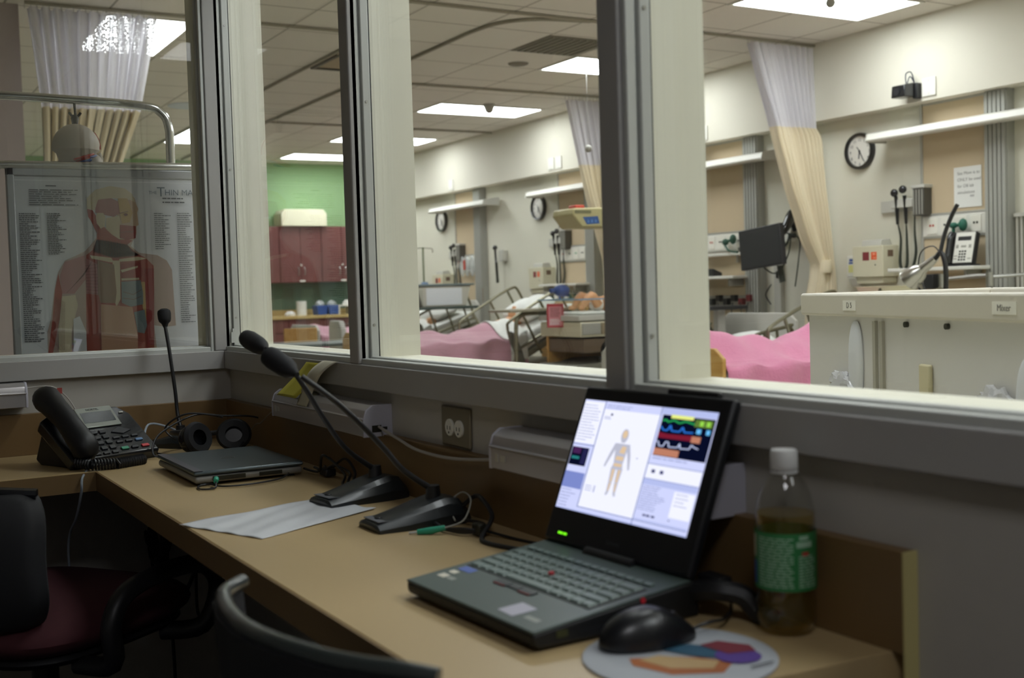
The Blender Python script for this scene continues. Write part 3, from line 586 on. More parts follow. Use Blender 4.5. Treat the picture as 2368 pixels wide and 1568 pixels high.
# ============================================================ BEDS
def headshape(m, c, s=1, ax=None):
    """manikin head: cranium, brow, nose, chin; local face +z, crown +y, in matrix ax"""
    X0 = m.X; m.X = ax
    def fn(p):
        q = p.copy()
        if q.z > 0:   # face side
            q.z *= .92; q.x *= 1-.18*max(0, -q.y)
            if abs(q.x) < .22 and -.35 < q.y < .1: q.z += .22*(1-abs(q.x)/.22)*(1-abs(q.y+.18)/.28 if abs(q.y+.18) < .28 else 0)
            if q.y < -.6: q.z += .1
        else: q.y *= 1.0; q.z *= 1.05
        if q.y < -.3: q.z -= .12*(1 if q.z < 0 else 0)*q.z*-1
        return q
    m.ell((0, 0, 0), (.078*s, .115*s, .098*s), 28, 22, fn)
    for sx in (-1, 1):
        m.ell((sx*.079*s, -.01*s, -.01*s), (.012*s, .03*s, .018*s), 8, 6)
    m.tube([(0, -.06*s, -.02*s), (0, -.17*s, -.03*s)], [.055*s, .062*s], 14)
    m.X = X0
def manikin(t, hx, hy, hz, tilt, gown=WHITEC):
    A = Matrix.Translation((hx, hy, hz)) @ Matrix.Rotation(tilt, 4, 'X')
    m = MB(); headshape(m, None, 1.0, A)
    m.X = A; m.tube([(-.2, -.24, -.04), (-.09, -.18, -.03), (.09, -.18, -.03), (.2, -.24, -.04)], [.05, .06, .06, .05], 12, smooth=3)
    m.ell((0, -.4, -.08), (.18, .24, .09), 18, 12)
    m.X = None; b = m.build('body', SKIN, t)
    m = MB(); m.X = A
    for sx in (-1, 1):
        m.ell((sx*.03, .015, .082), (.014, .006, .008), 8, 6)
    m.build('eyes', INK, b)
    m = MB(); m.X = A; m.ell((0, -.055, .088), (.022, .005, .006), 10, 6); m.build('mouth', mat('lip', '9a5a48', .6), b)
    m = MB(); m.X = A; m.ell((0, -.40, -.075), (.205, .24, .105), 20, 12); m.build('gown', gown, b)
    return b
def bed(x, yf, yh, label, pink, back=28, group='ward beds', rails=True, zt=.72, who='', foot=WOODY, hump=.12, drape=.38):
    """x centre; yf foot end; yh head end; mattress with raised back"""
    t = T('hospital_bed', label, 'bed', (x, yf, 0), group=group); L = yh-yf; hb = L*.62; a = math.radians(back); W = .44
    m = MB(); m.box(-W, W, .02, hb, zt-.16, zt-.02); m.build('mattress', WHITEC, t, bevel=.03, seg=3)
    X = Matrix.Translation((0, hb, zt-.09)) @ Matrix.Rotation(a, 4, 'X'); lb = L-hb
    m = MB(); m.X = X; m.box(-W, W, 0, lb, -.07, .07); m.build('back_section', WHITEC, t, bevel=.03, seg=3)
    m = MB(); m.X = X; m.box(-W-.01, W+.01, .0, lb, -.14, -.08); m.build('back_frame', mat('bed_frame_grey', '8f8c7a', .45, .3), t, bevel=.01)
    m = MB(); m.box(-W, W, .05, L*.95, zt-.3, zt-.22); m.box(-.08, .08, .1, L*.9, .2, .28); m.box(-.3, -.24, .35, .45, .12, zt-.22); m.box(.24, .3, .35, .45, .12, zt-.22); m.box(-.3, -.24, L-.5, L-.4, .12, zt-.22); m.box(.24, .3, L-.5, L-.4, .12, zt-.22)
    m.build('base_frame', mat('bed_frame_grey', '8f8c7a', .45, .3), t, bevel=.008)
    for sx in (-.38, .38):
        for yy in (.15, L-.2):
            w_ = MB(); w_.cyl((sx-.02, yy, .06), (sx+.02, yy, .06), .06, n=18); w_.cyl((sx, yy, .08), (sx, yy, .3), .02); w_.build('wheel', BLACK, t)
    m = MB(); m.prism([(-W-.02, .3), (W+.02, .3), (W+.02, zt+.06), (W-.06, zt+.12), (-W+.06, zt+.12), (-W-.02, zt+.06)], -.03, 0, 'y'); m.build('footboard', foot, t, bevel=.008)
    m = MB(); m.prism([(-W, .35), (W, .35), (W, zt+.28), (W-.08, zt+.34), (-W+.08, zt+.34), (-W, zt+.28)], L, L+.03, 'y'); m.build('headboard', foot, t, bevel=.008)
    # blanket draped over a lying body
    def bl(u, v):
        y = .0+(hb+.13)*v; xx = (u-.5)*2; s = abs(xx)
        body = hump*math.exp(-(xx/.34)**2)*(.75+.35*math.exp(-((v-.08)/.1)**2)+.2*math.sin(v*7)+.45*math.exp(-((v-.82)/.15)**2))
        rise = max(0, y-hb)*math.tan(a)
        if s < .62: px = xx/.62*(W+.03); z = zt+body+rise
        else:
            k = (s-.62)/.38; px = math.copysign(W+.03+.02*math.sin(v*23+k*2)+.015*k, xx); z = zt+rise-(drape+.1*math.sin(v*5+1))*k
        z += .012*math.sin(v*31+xx*5)+.008*math.sin(v*17-xx*9)
        return (px, y, z)
    MB().surf(bl, 60, 70, .012, (0, 0, 1)).build('blanket', pink, t, ang=180)
    def fold(u, v):
        p = Vector(bl(u*.9+.05, .86+.14*v)); p.z += .018+.012*math.sin(v*PI); p.x *= 1.01; return p
    MB().surf(fold, 50, 10, .012, (0, 0, 1)).build('sheet_fold', WHITEC, t, ang=180)
    m = MB(); m.X = X
    def pf(p): 
        q = p.copy(); q.x = math.copysign(abs(q.x)**.6, q.x); q.y = math.copysign(abs(q.y)**.6, q.y); q.z *= .6+.4*(1-abs(q.x))+.2*math.sin(q.x*5); return q
    m.ell((0, lb*.66, .15), (.33, .2, .1), 28, 14, pf); m.build('pillow', WHITEC, t)
    if rails:
        for sx in (-1, 1):
            m = MB(); m.X = X; xr = sx*(W+.05); r = .014
            m.tube([(xr, -.02, -.1), (xr, -.03, .1), (xr, .0, .24), (xr, .06, .28), (xr, .4, .30), (xr, lb-.12, .3), (xr, lb-.05, .24), (xr, lb-.05, -.02)], r, 8, smooth=4)
            m.tube([(xr, .0, .0), (xr, lb-.05, .0)], r, 8)
            for k in (.24, .52, .8): m.tube([(xr, lb*k, .29), (xr, lb*k+.02, -.16)], .013, 8)
            m.build('side_rail', RAILM, t)
            m = MB(); m.X = X; m.prism([(-.06, -.16), (.0, -.2), (.03, .0), (.03, .16), (0, .2), (-.05, .1)], xr-.012+sx*.015, xr+.012+sx*.015); m.cyl((xr-.02, -.02, -.17), (xr+.03*sx, -.02, -.17), .03); m.build('rail_pivot', mat('pivot_grey', '67655a', .5), t, bevel=.004)
    return t
b3 = bed(-6.75, 3.27, 5.47, 'bed under a dusty pink blanket, patient head raised, behind the middle pane', PINK, 26, hump=.13, zt=.69)
pt = T('patient_manikin', 'tan training manikin lying in the dusty pink bed in the middle pane', 'manikin', (-6.75, 3.27, 0)); manikin(pt, .0, 1.67, .915, math.radians(22))
b4 = bed(-9.45, 3.7, 5.72, 'farther bed with white pillow and rail beyond the pink one', PINK, 18, hump=.09, foot=LTGREY)
pt = T('patient_manikin', 'farther tan manikin under the dark overbed table', 'manikin', (-9.45, 3.7, 0)); manikin(pt, 0, 1.73, .905, math.radians(14))
b2 = bed(-4.0, 4.38, 5.6, 'bed end with grey rail below the black overbed table, left of the tub', WHITEC, 5, hump=.03, zt=.58, foot=LTGREY)
b1 = bed(-2.55, 3.62, 5.7, 'bed under a bright pink blanket with wooden footboard, left of the plastic tub', PINK2, 20, hump=.2, drape=.45, zt=.66)
# overbed tables
def overbed(x, y, z, lx, ly, label, col, leg=-1):
    t = T('overbed_table', label, 'overbed table', (x, y, 0), group='overbed tables')
    B(-lx/2, lx/2, -ly/2, ly/2, z-.03, z).build('table_top', col, t, bevel=.008)
    m = MB(); m.box(-.03, .03, leg*(ly/2-.14)-.04, leg*(ly/2-.14)+.04, .08, z-.03); m.build('column', LTGREY, t, bevel=.004)
    m = MB(); m.box(-.3, .3, leg*(ly/2-.14)-.03, leg*(ly/2-.14)+.03, .05, .09); m.build('foot', GREYP, t, bevel=.004)
overbed(-8.75, 5.0, 1.0, .42, 1.05, 'dark-edged overbed table carrying the white bin in the middle pane', mat('dark_teal_top', '3c4a46', .4))
overbed(-4.25, 5.1, .985, .4, .9, 'black overbed table left of the plastic tub', BLACK, 1)
t = T('overbed_table', 'brown-edged overbed table on a bent metal stand beside the raised pillow', 'overbed table', (-5.95, 4.68, 0), group='overbed tables')
B(-.2, .2, -.42, .4, .965, .99).build('table_top', mat('greige_top', 'a19c88', .4), t, bevel=.006)
m = MB(); m.tube([(.1, -.3, .1), (.1, -.3, .8), (.1, -.26, .92), (.1, -.15, .95), (.1, .3, .95)], .02, 8, smooth=4); m.build('bent_stand', RAILM, t); B(-.15, .15, -.33, -.27, .05, .1).build('foot', RAILM, t)
t = T('lidded_bin', 'white bin with grey lid and blank white card on the far overbed table', 'bin', (-8.85, 5.1, 1.0))
m = MB(); m.prism([(-.27, 0), (.3, 0), (.36, .24), (-.34, .24)], -.15, .15); m.build('bin_body', mat('bin_beige', 'c4c0b2', .6), t, bevel=.01)
B(-.17, .17, -.38, .4, .24, .262).build('bin_lid', mat('lid_grey', '6f7d80', .5), t, bevel=.006); B(.15, .154, -.22, .24, .02, .215).build('card', mat('white_card', 'e3e5e8', .7), t, smooth=False)
t = T('supply_tray', 'clear plastic tray with small supplies on the far overbed table', 'tray', (-8.8, 4.66, 1.0)); m = MB(); m.box(-.14, .14, -.16, .16, 0, .006); m.box(-.14, .14, -.16, -.155, 0, .2); m.box(.135, .14, -.16, .16, 0, .2); m.build('tray_shell', CLEARP, t, smooth=False); B(-.1, .1, -.12, .02, .006, .16).build('supply_pack', mat('pale_blue_pack', 'a9b3b8', .6), t, bevel=.01); B(-.05, .08, .05, .12, .006, .1).build('supply_pack', BLUE, t, bevel=.01)
# IV pole
t = T('drip_stand', 'tall drip stand with hooks at the left edge of the middle pane', 'drip stand', (-10.02, 5.5, 0))
MB().cyl((0, 0, .1), (0, 0, 1.74), .012, n=8).build('pole', mat('pole_green', '6f7a5c', .4, .5), t)
m = MB(); m.tube([(0, -.13, 1.68), (0, -.13, 1.72), (0, 0, 1.73), (0, .13, 1.72), (0, .13, 1.67)], .006, 6, smooth=3); m.build('hooks', STEEL, t); B(-.03, .03, -.03, .05, 1.15, 1.3).build('pump', mat('blue_grey', '6f86a8', .5), t, bevel=.01)
for k in range(5): a = 2*PI*k/5; MB().tube([(0, 0, .1), (math.cos(a)*.28, math.sin(a)*.28, .05)], .014, 6).build('leg', STEEL, t)
t = T('plastic_bags', 'clear supply bags with a red tag hanging on the farthest headwall', 'bag', (-9.72, 5.94, 1.5))
for k in range(3): 
    m = MB(); m.ell((k*.13-.02, -.03, -.02), (.07, .02, .13), 14, 8); m.build('bag', clear('bag_film', (.85, .87, .86), 1.4, .15, alpha=.35, body=(.8, .82, .8)), t)
B(.06, .1, -.06, -.05, -.06, .06).build('red_tag', RED, t)
t = T('extinguisher_sign', 'small red switch plate below the farthest headwall', 'sign', (-9.28, 5.94, 1.12)); B(-.03, .03, -.02, 0, -.08, .08).build('plate', mat('brown_plate', '8a6a50', .5), t); B(-.018, .018, -.025, -.02, -.06, .05).build('red_switch', RED, t)
# curtain-ish pale drape edge far left handled by wall; wood chair by far bed
t = T('bedside_chest', 'light wooden bedside chest between the pink bed and the baby warmer', 'chest', (-5.97, 5.3, 0)); B(-.2, .2, -.25, .25, .06, .82).build('chest_body', WOODY, t, bevel=.006)
for k in range(3): d_ = B(-.18, .18, -.262, -.25, .1+k*.24, .31+k*.24).build('drawer', WOODY, t, bevel=.004); B(-.05, .05, -.28, -.262, .2+k*.24, .215+k*.24).build('drawer_handle', STEEL, d_)
# ============================================================ BABY WARMER
WX, WY = -5.45, 5.0
t = T('baby_warmer', 'khaki infant warmer with heater head, clear tray walls and shelves', 'infant warmer', (WX, WY, 0))
B(-.33, .33, -.42, .45, .88, .93).build('bed_deck', LTGREY, t, bevel=.01)
B(-.3, .3, -.36, .42, .93, .955).build('mattress', WHITEC, t, bevel=.01)
for a in ((-.33, -.325, -.42, .45), (.325, .33, -.42, .45), (-.325, .325, -.42, -.415)): 
    p_ = B(a[0], a[1], a[2], a[3], .93, 1.07).build('clear_wall', CLEARP, t, smooth=False); B(a[0]-.002, a[1]+.002, a[2], a[3], 1.062, 1.074).build('blue_edge', mat('pale_blue_edge', '7fa6c4', .4), p_, smooth=False)
m = MB(); m.box(-.26, -.2, .25, .37, .1, .88); m.box(.2, .26, .25, .37, .1, .88); m.box(-.06, .06, .4, .5, .1, 1.86); m.build('column', KHAKI, t, bevel=.008)
m = MB(); m.prism([(-.33, 1.868), (-.345, 1.81), (-.25, 1.70), (.5, 1.71), (.5, 1.87), (.1, 1.88)], -.17, .17); m.build('heater_head', KHAKI, t, bevel=.012)
decal('heater_label', t, frame((.17, 0, 0), (0, 1, 0), (0, 0, 1)), [(mat('blue_display', '2a5088', .4), [[(-.24, 1.79), (-.20, 1.725), (-.06, 1.735), (-.08, 1.80)]]), (mat('light_text', '5f86b8', .4), [rect(-.19, 1.74, -.175, 1.765), rect(-.15, 1.742, -.135, 1.768), rect(-.11, 1.745, -.095, 1.77)]), (mat('khaki_dark', '6d6a4b', .5), [rect(-.325, 1.822, -.15, 1.85)])])
B(-.06, .06, -.24, -.14, 1.865, 1.905).build('red_knob', RED, t, bevel=.01)
m = MB(); m.box(-.33, .33, -.4, .45, .74, .87); m.build('drawer_unit', CREAMP, t, bevel=.006)
for a, b_, mm in ((-.39, -.2, GREYP), (-.19, .02, mat('tan_drawer', '8e8066', .5)), (.03, .43, LTGREY)): d_ = B(.33, .345, a, b_, .76, .86).build('drawer_front', mm, t, bevel=.004)
m = MB(); m.box(-.3, .3, -.35, .42, .60, .72); m.build('under_box', mat('dark_taupe', '6b5a48', .6), t, bevel=.006)
m = MB(); m.prism([(-.46, .47), (-.44, .5), (-.25, .5), (-.1, .53), (.45, .53), (.45, .49), (-.12, .48), (-.25, .44), (-.44, .44)], -.3, .32); m.build('lower_shelf', mat('shelf_taupe', '7b786c', .5), t, bevel=.006)
m = MB(); m.box(-.28, .3, -.3, .42, .1, .28); m.box(-.3, .33, -.38, .45, .06, .1); m.build('base', CREAMP, t, bevel=.01)
MB().box(-.3, -.27, -.36, .42, .1, .74).build('back_board', WOODY, t)
for yy in (-.3, .35):
    for xx in (-.25, .25): MB().cyl((xx-.015, yy, .045), (xx+.015, yy, .045), .045, n=16).build('caster', BLACK, t)
m = MB(); m.lathe([(.045, -.02), (.075, -.02), (.075, .02), (.045, .02)], (.3, -.1, .62), 20, 'x'); m.tube([(.3, -.14, .56), (.3, -.2, .54)], .02, 6); m.build('black_wheel', BLACK, t)
B(.32, .335, .05, .12, .75, .86).build('yellow_label', mat('yellow_label', 'b8a862', .6), t)
m = MB(); m.cyl((.33, .22, .3), (.33, .22, .55), .008); m.box(.32, .34, .17, .27, .33, .345); m.build('clip_rod', STEEL, t)
t = T('red_notice', 'red and white notice card hanging on the baby warmer', 'notice', (WX+.02, WY-.46, .925), rz=-.5); B(-.003, .003, -.075, .075, -.1, .11).build('card', mat('card_red', 'a8303a', .6), t, smooth=False)
decal('card_text', t, frame((.003, 0, 0), (0, 1, 0), (0, 0, 1)), [(mat('card_pink', 'c88086', .7), [rect(-.06, -.085, .06, .085)]), (mat('card_dark', '6d3a40', .7), textlines(-.045, .045, .07, .0, 6, .006, .3)), (mat('card_white', 'd9c9cb', .7), textlines(-.05, .05, -.03, -.07, 4, .008, .3))])
# baby
t = T('infant_manikin', 'tan infant manikin lying on the baby warmer', 'manikin', (WX, WY-.02, .955))
m = MB(); m.ell((0, .1, .07), (.075, .13, .065), 18, 12); m.ell((0, .3, .075), (.06, .068, .064), 18, 12, lambda p: Vector((p.x, p.y, p.z*(1.0+.15*(abs(p.x) < .2 and p.z > 0)))))
m.tube([(0, .2, .07), (0, .26, .07)], .035, 10)
for sx in (-1, 1):
    m.tube([(sx*.045, -.0, .06), (sx*.08, -.09, .14), (sx*.07, -.17, .06), (sx*.07, -.19, .035), (sx*.075, -.23, .04)], [.045, .04, .028, .022, .016], 10, smooth=4)
    m.tube([(sx*.07, .18, .08), (sx*.13, .12, .07), (sx*.13, .04, .1)], [.028, .024, .018], 8, smooth=4)
    for k in range(4): m.tube([(sx*.13+(k-1.5)*.008, .04, .1), (sx*.13+(k-1.5)*.01, .018, .104)], .005, 5)
b_ = m.build('body', SKIN, t)
m = MB(); m.ell((0, .02, .06), (.08, .07, .062), 16, 10); m.build('diaper', WHITEC, b_)
t = T('resuscitation_bag', 'blue resuscitation bag with clear mask on the baby warmer', 'resuscitation bag', (WX-.1, WY-.31, 1.0)); m = MB(); m.ell((0, 0, .15), (.06, .08, .055)); m.tube([(0, -.08, .15), (0, -.12, .15)], .02, 8); m.build('squeeze_bag', mat('bag_blue', '334a86', .5), t); m = MB(); m.lathe([(.02, 0), (.03, .03), (.045, .06)], (0, .09, .12), 16); m.tube([(0, .06, .14), (0, .16, .14)], .02, 8); m.build('mask', CLEARP, t)
t = T('supply_shelf', 'white wall shelf crowded with small packs behind the baby warmer', 'shelf', (-7.3, 5.86, 1.05)); B(-.55, .4, -.12, .14, -.02, 0).build('shelf_board', WHITEP, t); B(-.55, .4, .1, .14, -.14, .1).build('back_panel', WHITEP, t)
for k in range(8): B(-.5+k*.1, -.43+k*.1, -.08, .02, 0, .03+.03*((k*7) % 3)).build('supply_pack', [WHITEP, BLUE, LTGREY, mat('dark_green', '1f4a3a', .5)][k % 4], t, bevel=.004)
t = T('recliner_back', 'leaning beige panel with black cushion behind the warmer, beside the post', 'recliner', (-5.45, 5.52, 0)); m = MB(); m.X = Matrix.Translation((0, 0, .95)) @ Matrix.Rotation(-.5, 4, 'X'); m.box(-.22, .22, -.02, .02, 0, .42); m.build('back_panel', mat('beige_panel', 'a59c82', .6), t, bevel=.01); m = MB(); m.X = Matrix.Translation((0, .05, .95)) @ Matrix.Rotation(-.5, 4, 'X'); m.box(-.2, .2, .0, .07, .05, .38); m.build('cushion', BLACK, t, bevel=.02); B(-.2, .2, -.05, .25, 0, .95).build('frame', DARKM, t)
# ============================================================ FAR WALL CABINETS
for i, yc in enumerate((3.45, 4.06, 4.67, 5.28)):
    lab = ['cherry wall cabinet at the far left end of the run', 'cherry wall cabinet left of the cream box', 'cherry wall cabinet under the cream box, left pair of handles', 'cherry wall cabinet on the green wall, right pair of handles'][i]
    t = T('wall_cabinet', lab, 'cabinet', (-12.5, yc, 1.36), group='cherry wall cabinets'); B(0, .3, -.305, .305, 0, .78).build('cabinet_body', CHERRY, t, smooth=False)
    for s in (-1, 1):
        d_ = B(.3, .32, min(s*.003, s*.3), max(s*.003, s*.3), .004, .776).build('door', CHERRY, t, bevel=.002)
        MB().tube([(.32, s*.045, .1), (.345, s*.045, .12), (.35, s*.045, .155), (.345, s*.045, .19), (.32, s*.045, .21)], .007, 8, smooth=3).build('door_handle', STEEL, d_)
    m = MB(); m.box(.32, .34, -.03, .05, .005, .03); m.cyl((.32, 0, .24), (.335, 0, .24), .014, n=10); m.build('child_lock', WHITEP, t, bevel=.004)
    t = T('base_cabinet', lab.replace('wall cabinet', 'base cabinet').replace('under the cream box, left pair of handles', 'below the paper roll').replace('on the green wall, right pair of handles', 'below the blue bins').replace('left of the cream box', 'second from the left end'), 'cabinet', (-12.5, yc, 0), group='cherry base cabinets'); B(0, .56, -.305, .305, .08, .86).build('cabinet_body', CHERRY, t, smooth=False)
    for s in (-1, 1):
        d_ = B(.56, .58, min(s*.003, s*.3), max(s*.003, s*.3), .09, .66).build('door', CHERRY, t, bevel=.002)
    d_ = B(.56, .58, -.3, .3, .675, .855).build('drawer', CHERRY, t, bevel=.002); MB().tube([(.58, -.06, .77), (.605, -.05, .765), (.605, .05, .765), (.58, .06, .77)], .008, 6).build('drawer_handle', STEEL, d_)
tag(B(-12.5, -11.88, 2.9, 5.97, .86, .9).build('worktop', mat('maple_laminate', 'c2a86c', .5), bevel=.004), 'maple worktop along the green wall carrying rolls and blue bins', 'worktop')
tag(B(-12.498, -12.488, 2.9, 5.97, .98, 1.36).build('darker_green_strip', mat('darker_green', '557560', .6), smooth=False), 'darker green strip between worktop and cherry wall cabinets', 'backsplash')  # thin panel, darker green than the wall above
tag(B(-12.5, -12.48, 2.9, 5.97, .9, .98).build('worktop_upstand', mat('maple_laminate', 'c2a86c', .5)), 'low maple upstand at the back of the far worktop', 'upstand')
t = T('cardboard_box', 'cream carton with sloping top edges standing on the cherry wall cabinets', 'box', (-12.3, 4.72, 2.14)); m = MB(); m.prism([(-.33, 0), (.33, 0), (.33, .17), (.28, .23), (-.28, .23), (-.33, .17)], -.15, .18); m.build('box_body', mat('cream_box', 'e0dcc0', .6), t, bevel=.004)
t = T('paper_roll', 'white paper towel roll standing on the far worktop', 'paper roll', (-12.15, 4.64, .9)); m = MB(); m.lathe([(.02, 0), (.07, 0), (.07, .2), (.02, .2), (.02, 0)], n=24); m.build('roll', WHITEC, t)
t = T('crumpled_cloth', 'small white crumpled cloth left of the paper roll', 'cloth', (-12.05, 4.44, .9)); MB().ell((0, 0, .02), (.06, .07, .045), 16, 10, lambda p: p*(1+.15*math.sin(p.x*7+p.y*9))).build('cloth', WHITEC, t)
for i, (yy, lab) in enumerate(((4.89, 'blue bin with clear bags, left of the two on the far worktop'), (5.06, 'blue bin with clear bags, right of the two on the far worktop'))):
    t = T('storage_bin', lab, 'bin', (-12.1, yy, .9), group='blue bins on the far worktop'); m = MB(); m.prism([(-.065, 0), (.065, 0), (.08, .13), (-.08, .13)], -.1, .1); m.build('bin_shell', BLUE, t, bevel=.006); MB().ell((0, 0, .14), (.07, .07, .06), 14, 8, lambda p: p*(1+.12*math.sin(p.x*9+p.z*7))).build('clear_bag', clear('bag_film', (.85, .87, .86), 1.4, .15, alpha=.35, body=(.8, .82, .8)), t)
t = T('letter_tray', 'low white tray unit with dark gaps right of the blue bins', 'tray', (-12.15, 5.35, .9)); m = MB(); m.box(-.12, .15, -.22, .22, .11, .13); m.box(-.12, .15, -.22, -.2, 0, .11); m.box(-.12, .15, 0, .02, 0, .11); m.box(-.12, .15, .2, .22, 0, .11); m.build('tray_frame', WHITEP, t); MB().lathe([(.08, .13), (.07, .17), (.04, .2), (0, .2)], (0, -.02, 0), 18).build('cup', WHITEP, t)
for yy, l in ((4.95, 'grey socket plate on the green backsplash above the blue bins'), (5.44, 'grey socket plate on the green backsplash near the post')):
    t = T('socket_plate', l, 'socket', (-12.5, yy, 1.12)); B(0, .01, -.04, .04, -.06, .06).build('plate', LTGREY, t); m = MB(); m.box(.01, .012, -.012, .012, .01, .035); m.box(.01, .012, -.012, .012, -.035, -.01); m.build('socket', WHITEP, t)
t = T('wooden_chair', 'light wooden chair back with a dark slot in the first pane', 'chair', (-8.25, 3.2, 0), rz=2.9)
B(-.02, .02, -.17, .17, .42, .84).build('backrest', WOODY, t, bevel=.01); B(-.0, .42, -.2, .2, .4, .44).build('seat', WOODY, t, bevel=.01)
for sx in (.0, .4):
    for sy in (-.18, .18): B(sx-.02, sx+.02, sy-.02, sy+.02, 0, .4).build('leg', WOODY, t)
B(.02, .024, .0, .02, .68, .78).build('slot', BLACK, t)
t = T('bed_footboard', 'grey moulded footboard of a bed standing in the first pane', 'footboard', (-8.25, 3.62, 0), rz=1.45); m = MB(); m.prism([(-.28, 0), (.3, 0), (.3, .82), (.24, .90), (-.12, .90), (-.2, .82)], -.03, .03); m.build('board', LTGREY, t, bevel=.012); m = MB(); m.tube([(.035, -.08, .88), (.05, -.08, .86), (.05, .22, .86), (.035, .22, .88)], .01, 6); m.build('grip', GREYP, t)
t = T('side_table', 'dark teal side table top low in the first pane', 'table', (-7.55, 3.0, 0)); B(-.3, .3, -.75, .55, .68, .71).build('table_top', mat('dark_teal_top', '3c4a46', .4), t, bevel=.006)
for sx in (-.25, .25):
    for sy in (-.7, .5): B(sx-.02, sx+.02, sy-.02, sy+.02, 0, .68).build('leg', GREYP, t)
# ============================================================ PLASTIC BIN ON CART (outside third pane)
u = Vector((1.3, -.47, 0)).normalized()
ang = math.atan2(u.y, u.x)
t = T('storage_tub', 'long cream plastic tub with labelled rim just outside the third pane', 'tub', (1.17, 1.06, 0), rz=ang)
Lt = 1.9; Wd = .5; zt = 1.14
m = MB(); m.box(-.005, Lt, -.005, .012, zt-.052, zt); m.box(-.005, .012, .012, Wd, zt-.052, zt); m.box(Lt-.012, Lt, .012, Wd, zt-.052, zt); m.box(.012, Lt-.012, Wd-.012, Wd, zt-.052, zt)
m.build('rim', mat('tub_cream', 'd6d0c2', .45), t, bevel=.006, seg=3)
m = MB(); m.box(.012, Lt-.02, .01, .014, .62, zt-.05); m.box(.012, .016, .014, Wd-.02, .62, zt-.05); m.box(.012, Lt-.02, Wd-.024, Wd-.02, .62, zt-.05); m.box(.012, Lt-.02, .01, Wd-.02, .61, .62); m.build('tub_wall', mat('tub_grey', 'dcdad7', .5), t, smooth=False)
m = MB()
for xx in (.335, .365): m.box(xx, xx+.012, .003, .01, .75, zt-.06)
m.build('rib', mat('tub_rib', 'b0ac9f', .5), t, smooth=False)
m = MB()
for xx in (.47, .62): m.cyl((xx, .003, zt-.064), (xx, .01, zt-.064), .006, n=10)
m.build('rivet', DARKM, t)
def tab(xc, zc, w_, h_, mm): 
    m = MB(); m.ell((xc, .006, zc), (w_, .01, h_), 18, 14, lambda p: Vector((math.copysign(abs(p.x)**.75, p.x), p.y, p.z))); m.build('hanging_scoop', mm, t)
SCOOP = mat('scoop_white', 'dfe1e6', .4)
tab(.255, .985, .03, .095, SCOOP); tab(.87, .945, .034, .085, SCOOP); tab(1.2, .93, .04, .095, SCOOP)
B(.525, .565, .0, .01, .93, 1.0).build('cream_strip', mat('strip_cream', 'd2c9a6', .6), t, bevel=.004); B(.53, .562, .001, .01, .885, .93).build('strip_end', SCOOP, t, bevel=.006)
for xc, s, wd in ((.25, 'D 5', .06), (.82, 'Mixer', .07), (1.17, 'Cushion', .08)):
    p_ = B(xc-wd/2, xc+wd/2, -.0062, -.005, zt-.038, zt-.016).build('rim_label', mat('label_white', 'f2efe4', .6), t, smooth=False)
    text('label_text', s, mat('faded_ink', '85827e', .8), p_, frame((xc, -.0066, zt-.032), (1, 0, 0), (0, 0, 1)), .017, 'CENTER')
# crumpled clear packs seen at the foot of the wall
FILM = clear('pack_film', (.9, .9, .92), 1.4, .12, alpha=.5, body=(.85, .85, .88))
for k, (xc, zc) in enumerate(((.2, .93), (.28, .88), (.7, .9), (.78, .93), (.74, .86), (.9, .88), (1.0, .86), (1.08, .9), (.13, .87))):
    m = MB(); m.ell((xc, -.002, zc), (.055+.012*(k % 3), .014, .035+.01*(k % 2)), 20, 12, lambda p, k=k: p*(1+.22*math.sin(p.x*9+k)*math.cos(p.z*8+k*2))); m.build('clear_pack', FILM, t, ang=15)
m = MB(); m.ell((1.0, -.012, .915), (.018, .01, .014)); m.build('white_clip', WHITEP, t); MB().ell((.985, -.012, .9), (.01, .008, .012)).build('blue_clip', BLUE, t)
m = MB()
for a in ((.05, .08), (Lt-.1, .08), (.05, Wd-.08), (Lt-.1, Wd-.08)): m.box(a[0], a[0]+.03, a[1], a[1]+.03, .0, .61)
m.box(.05, Lt-.07, .08, Wd-.05, .58, .61); m.build('cart_frame', GREYP, t)
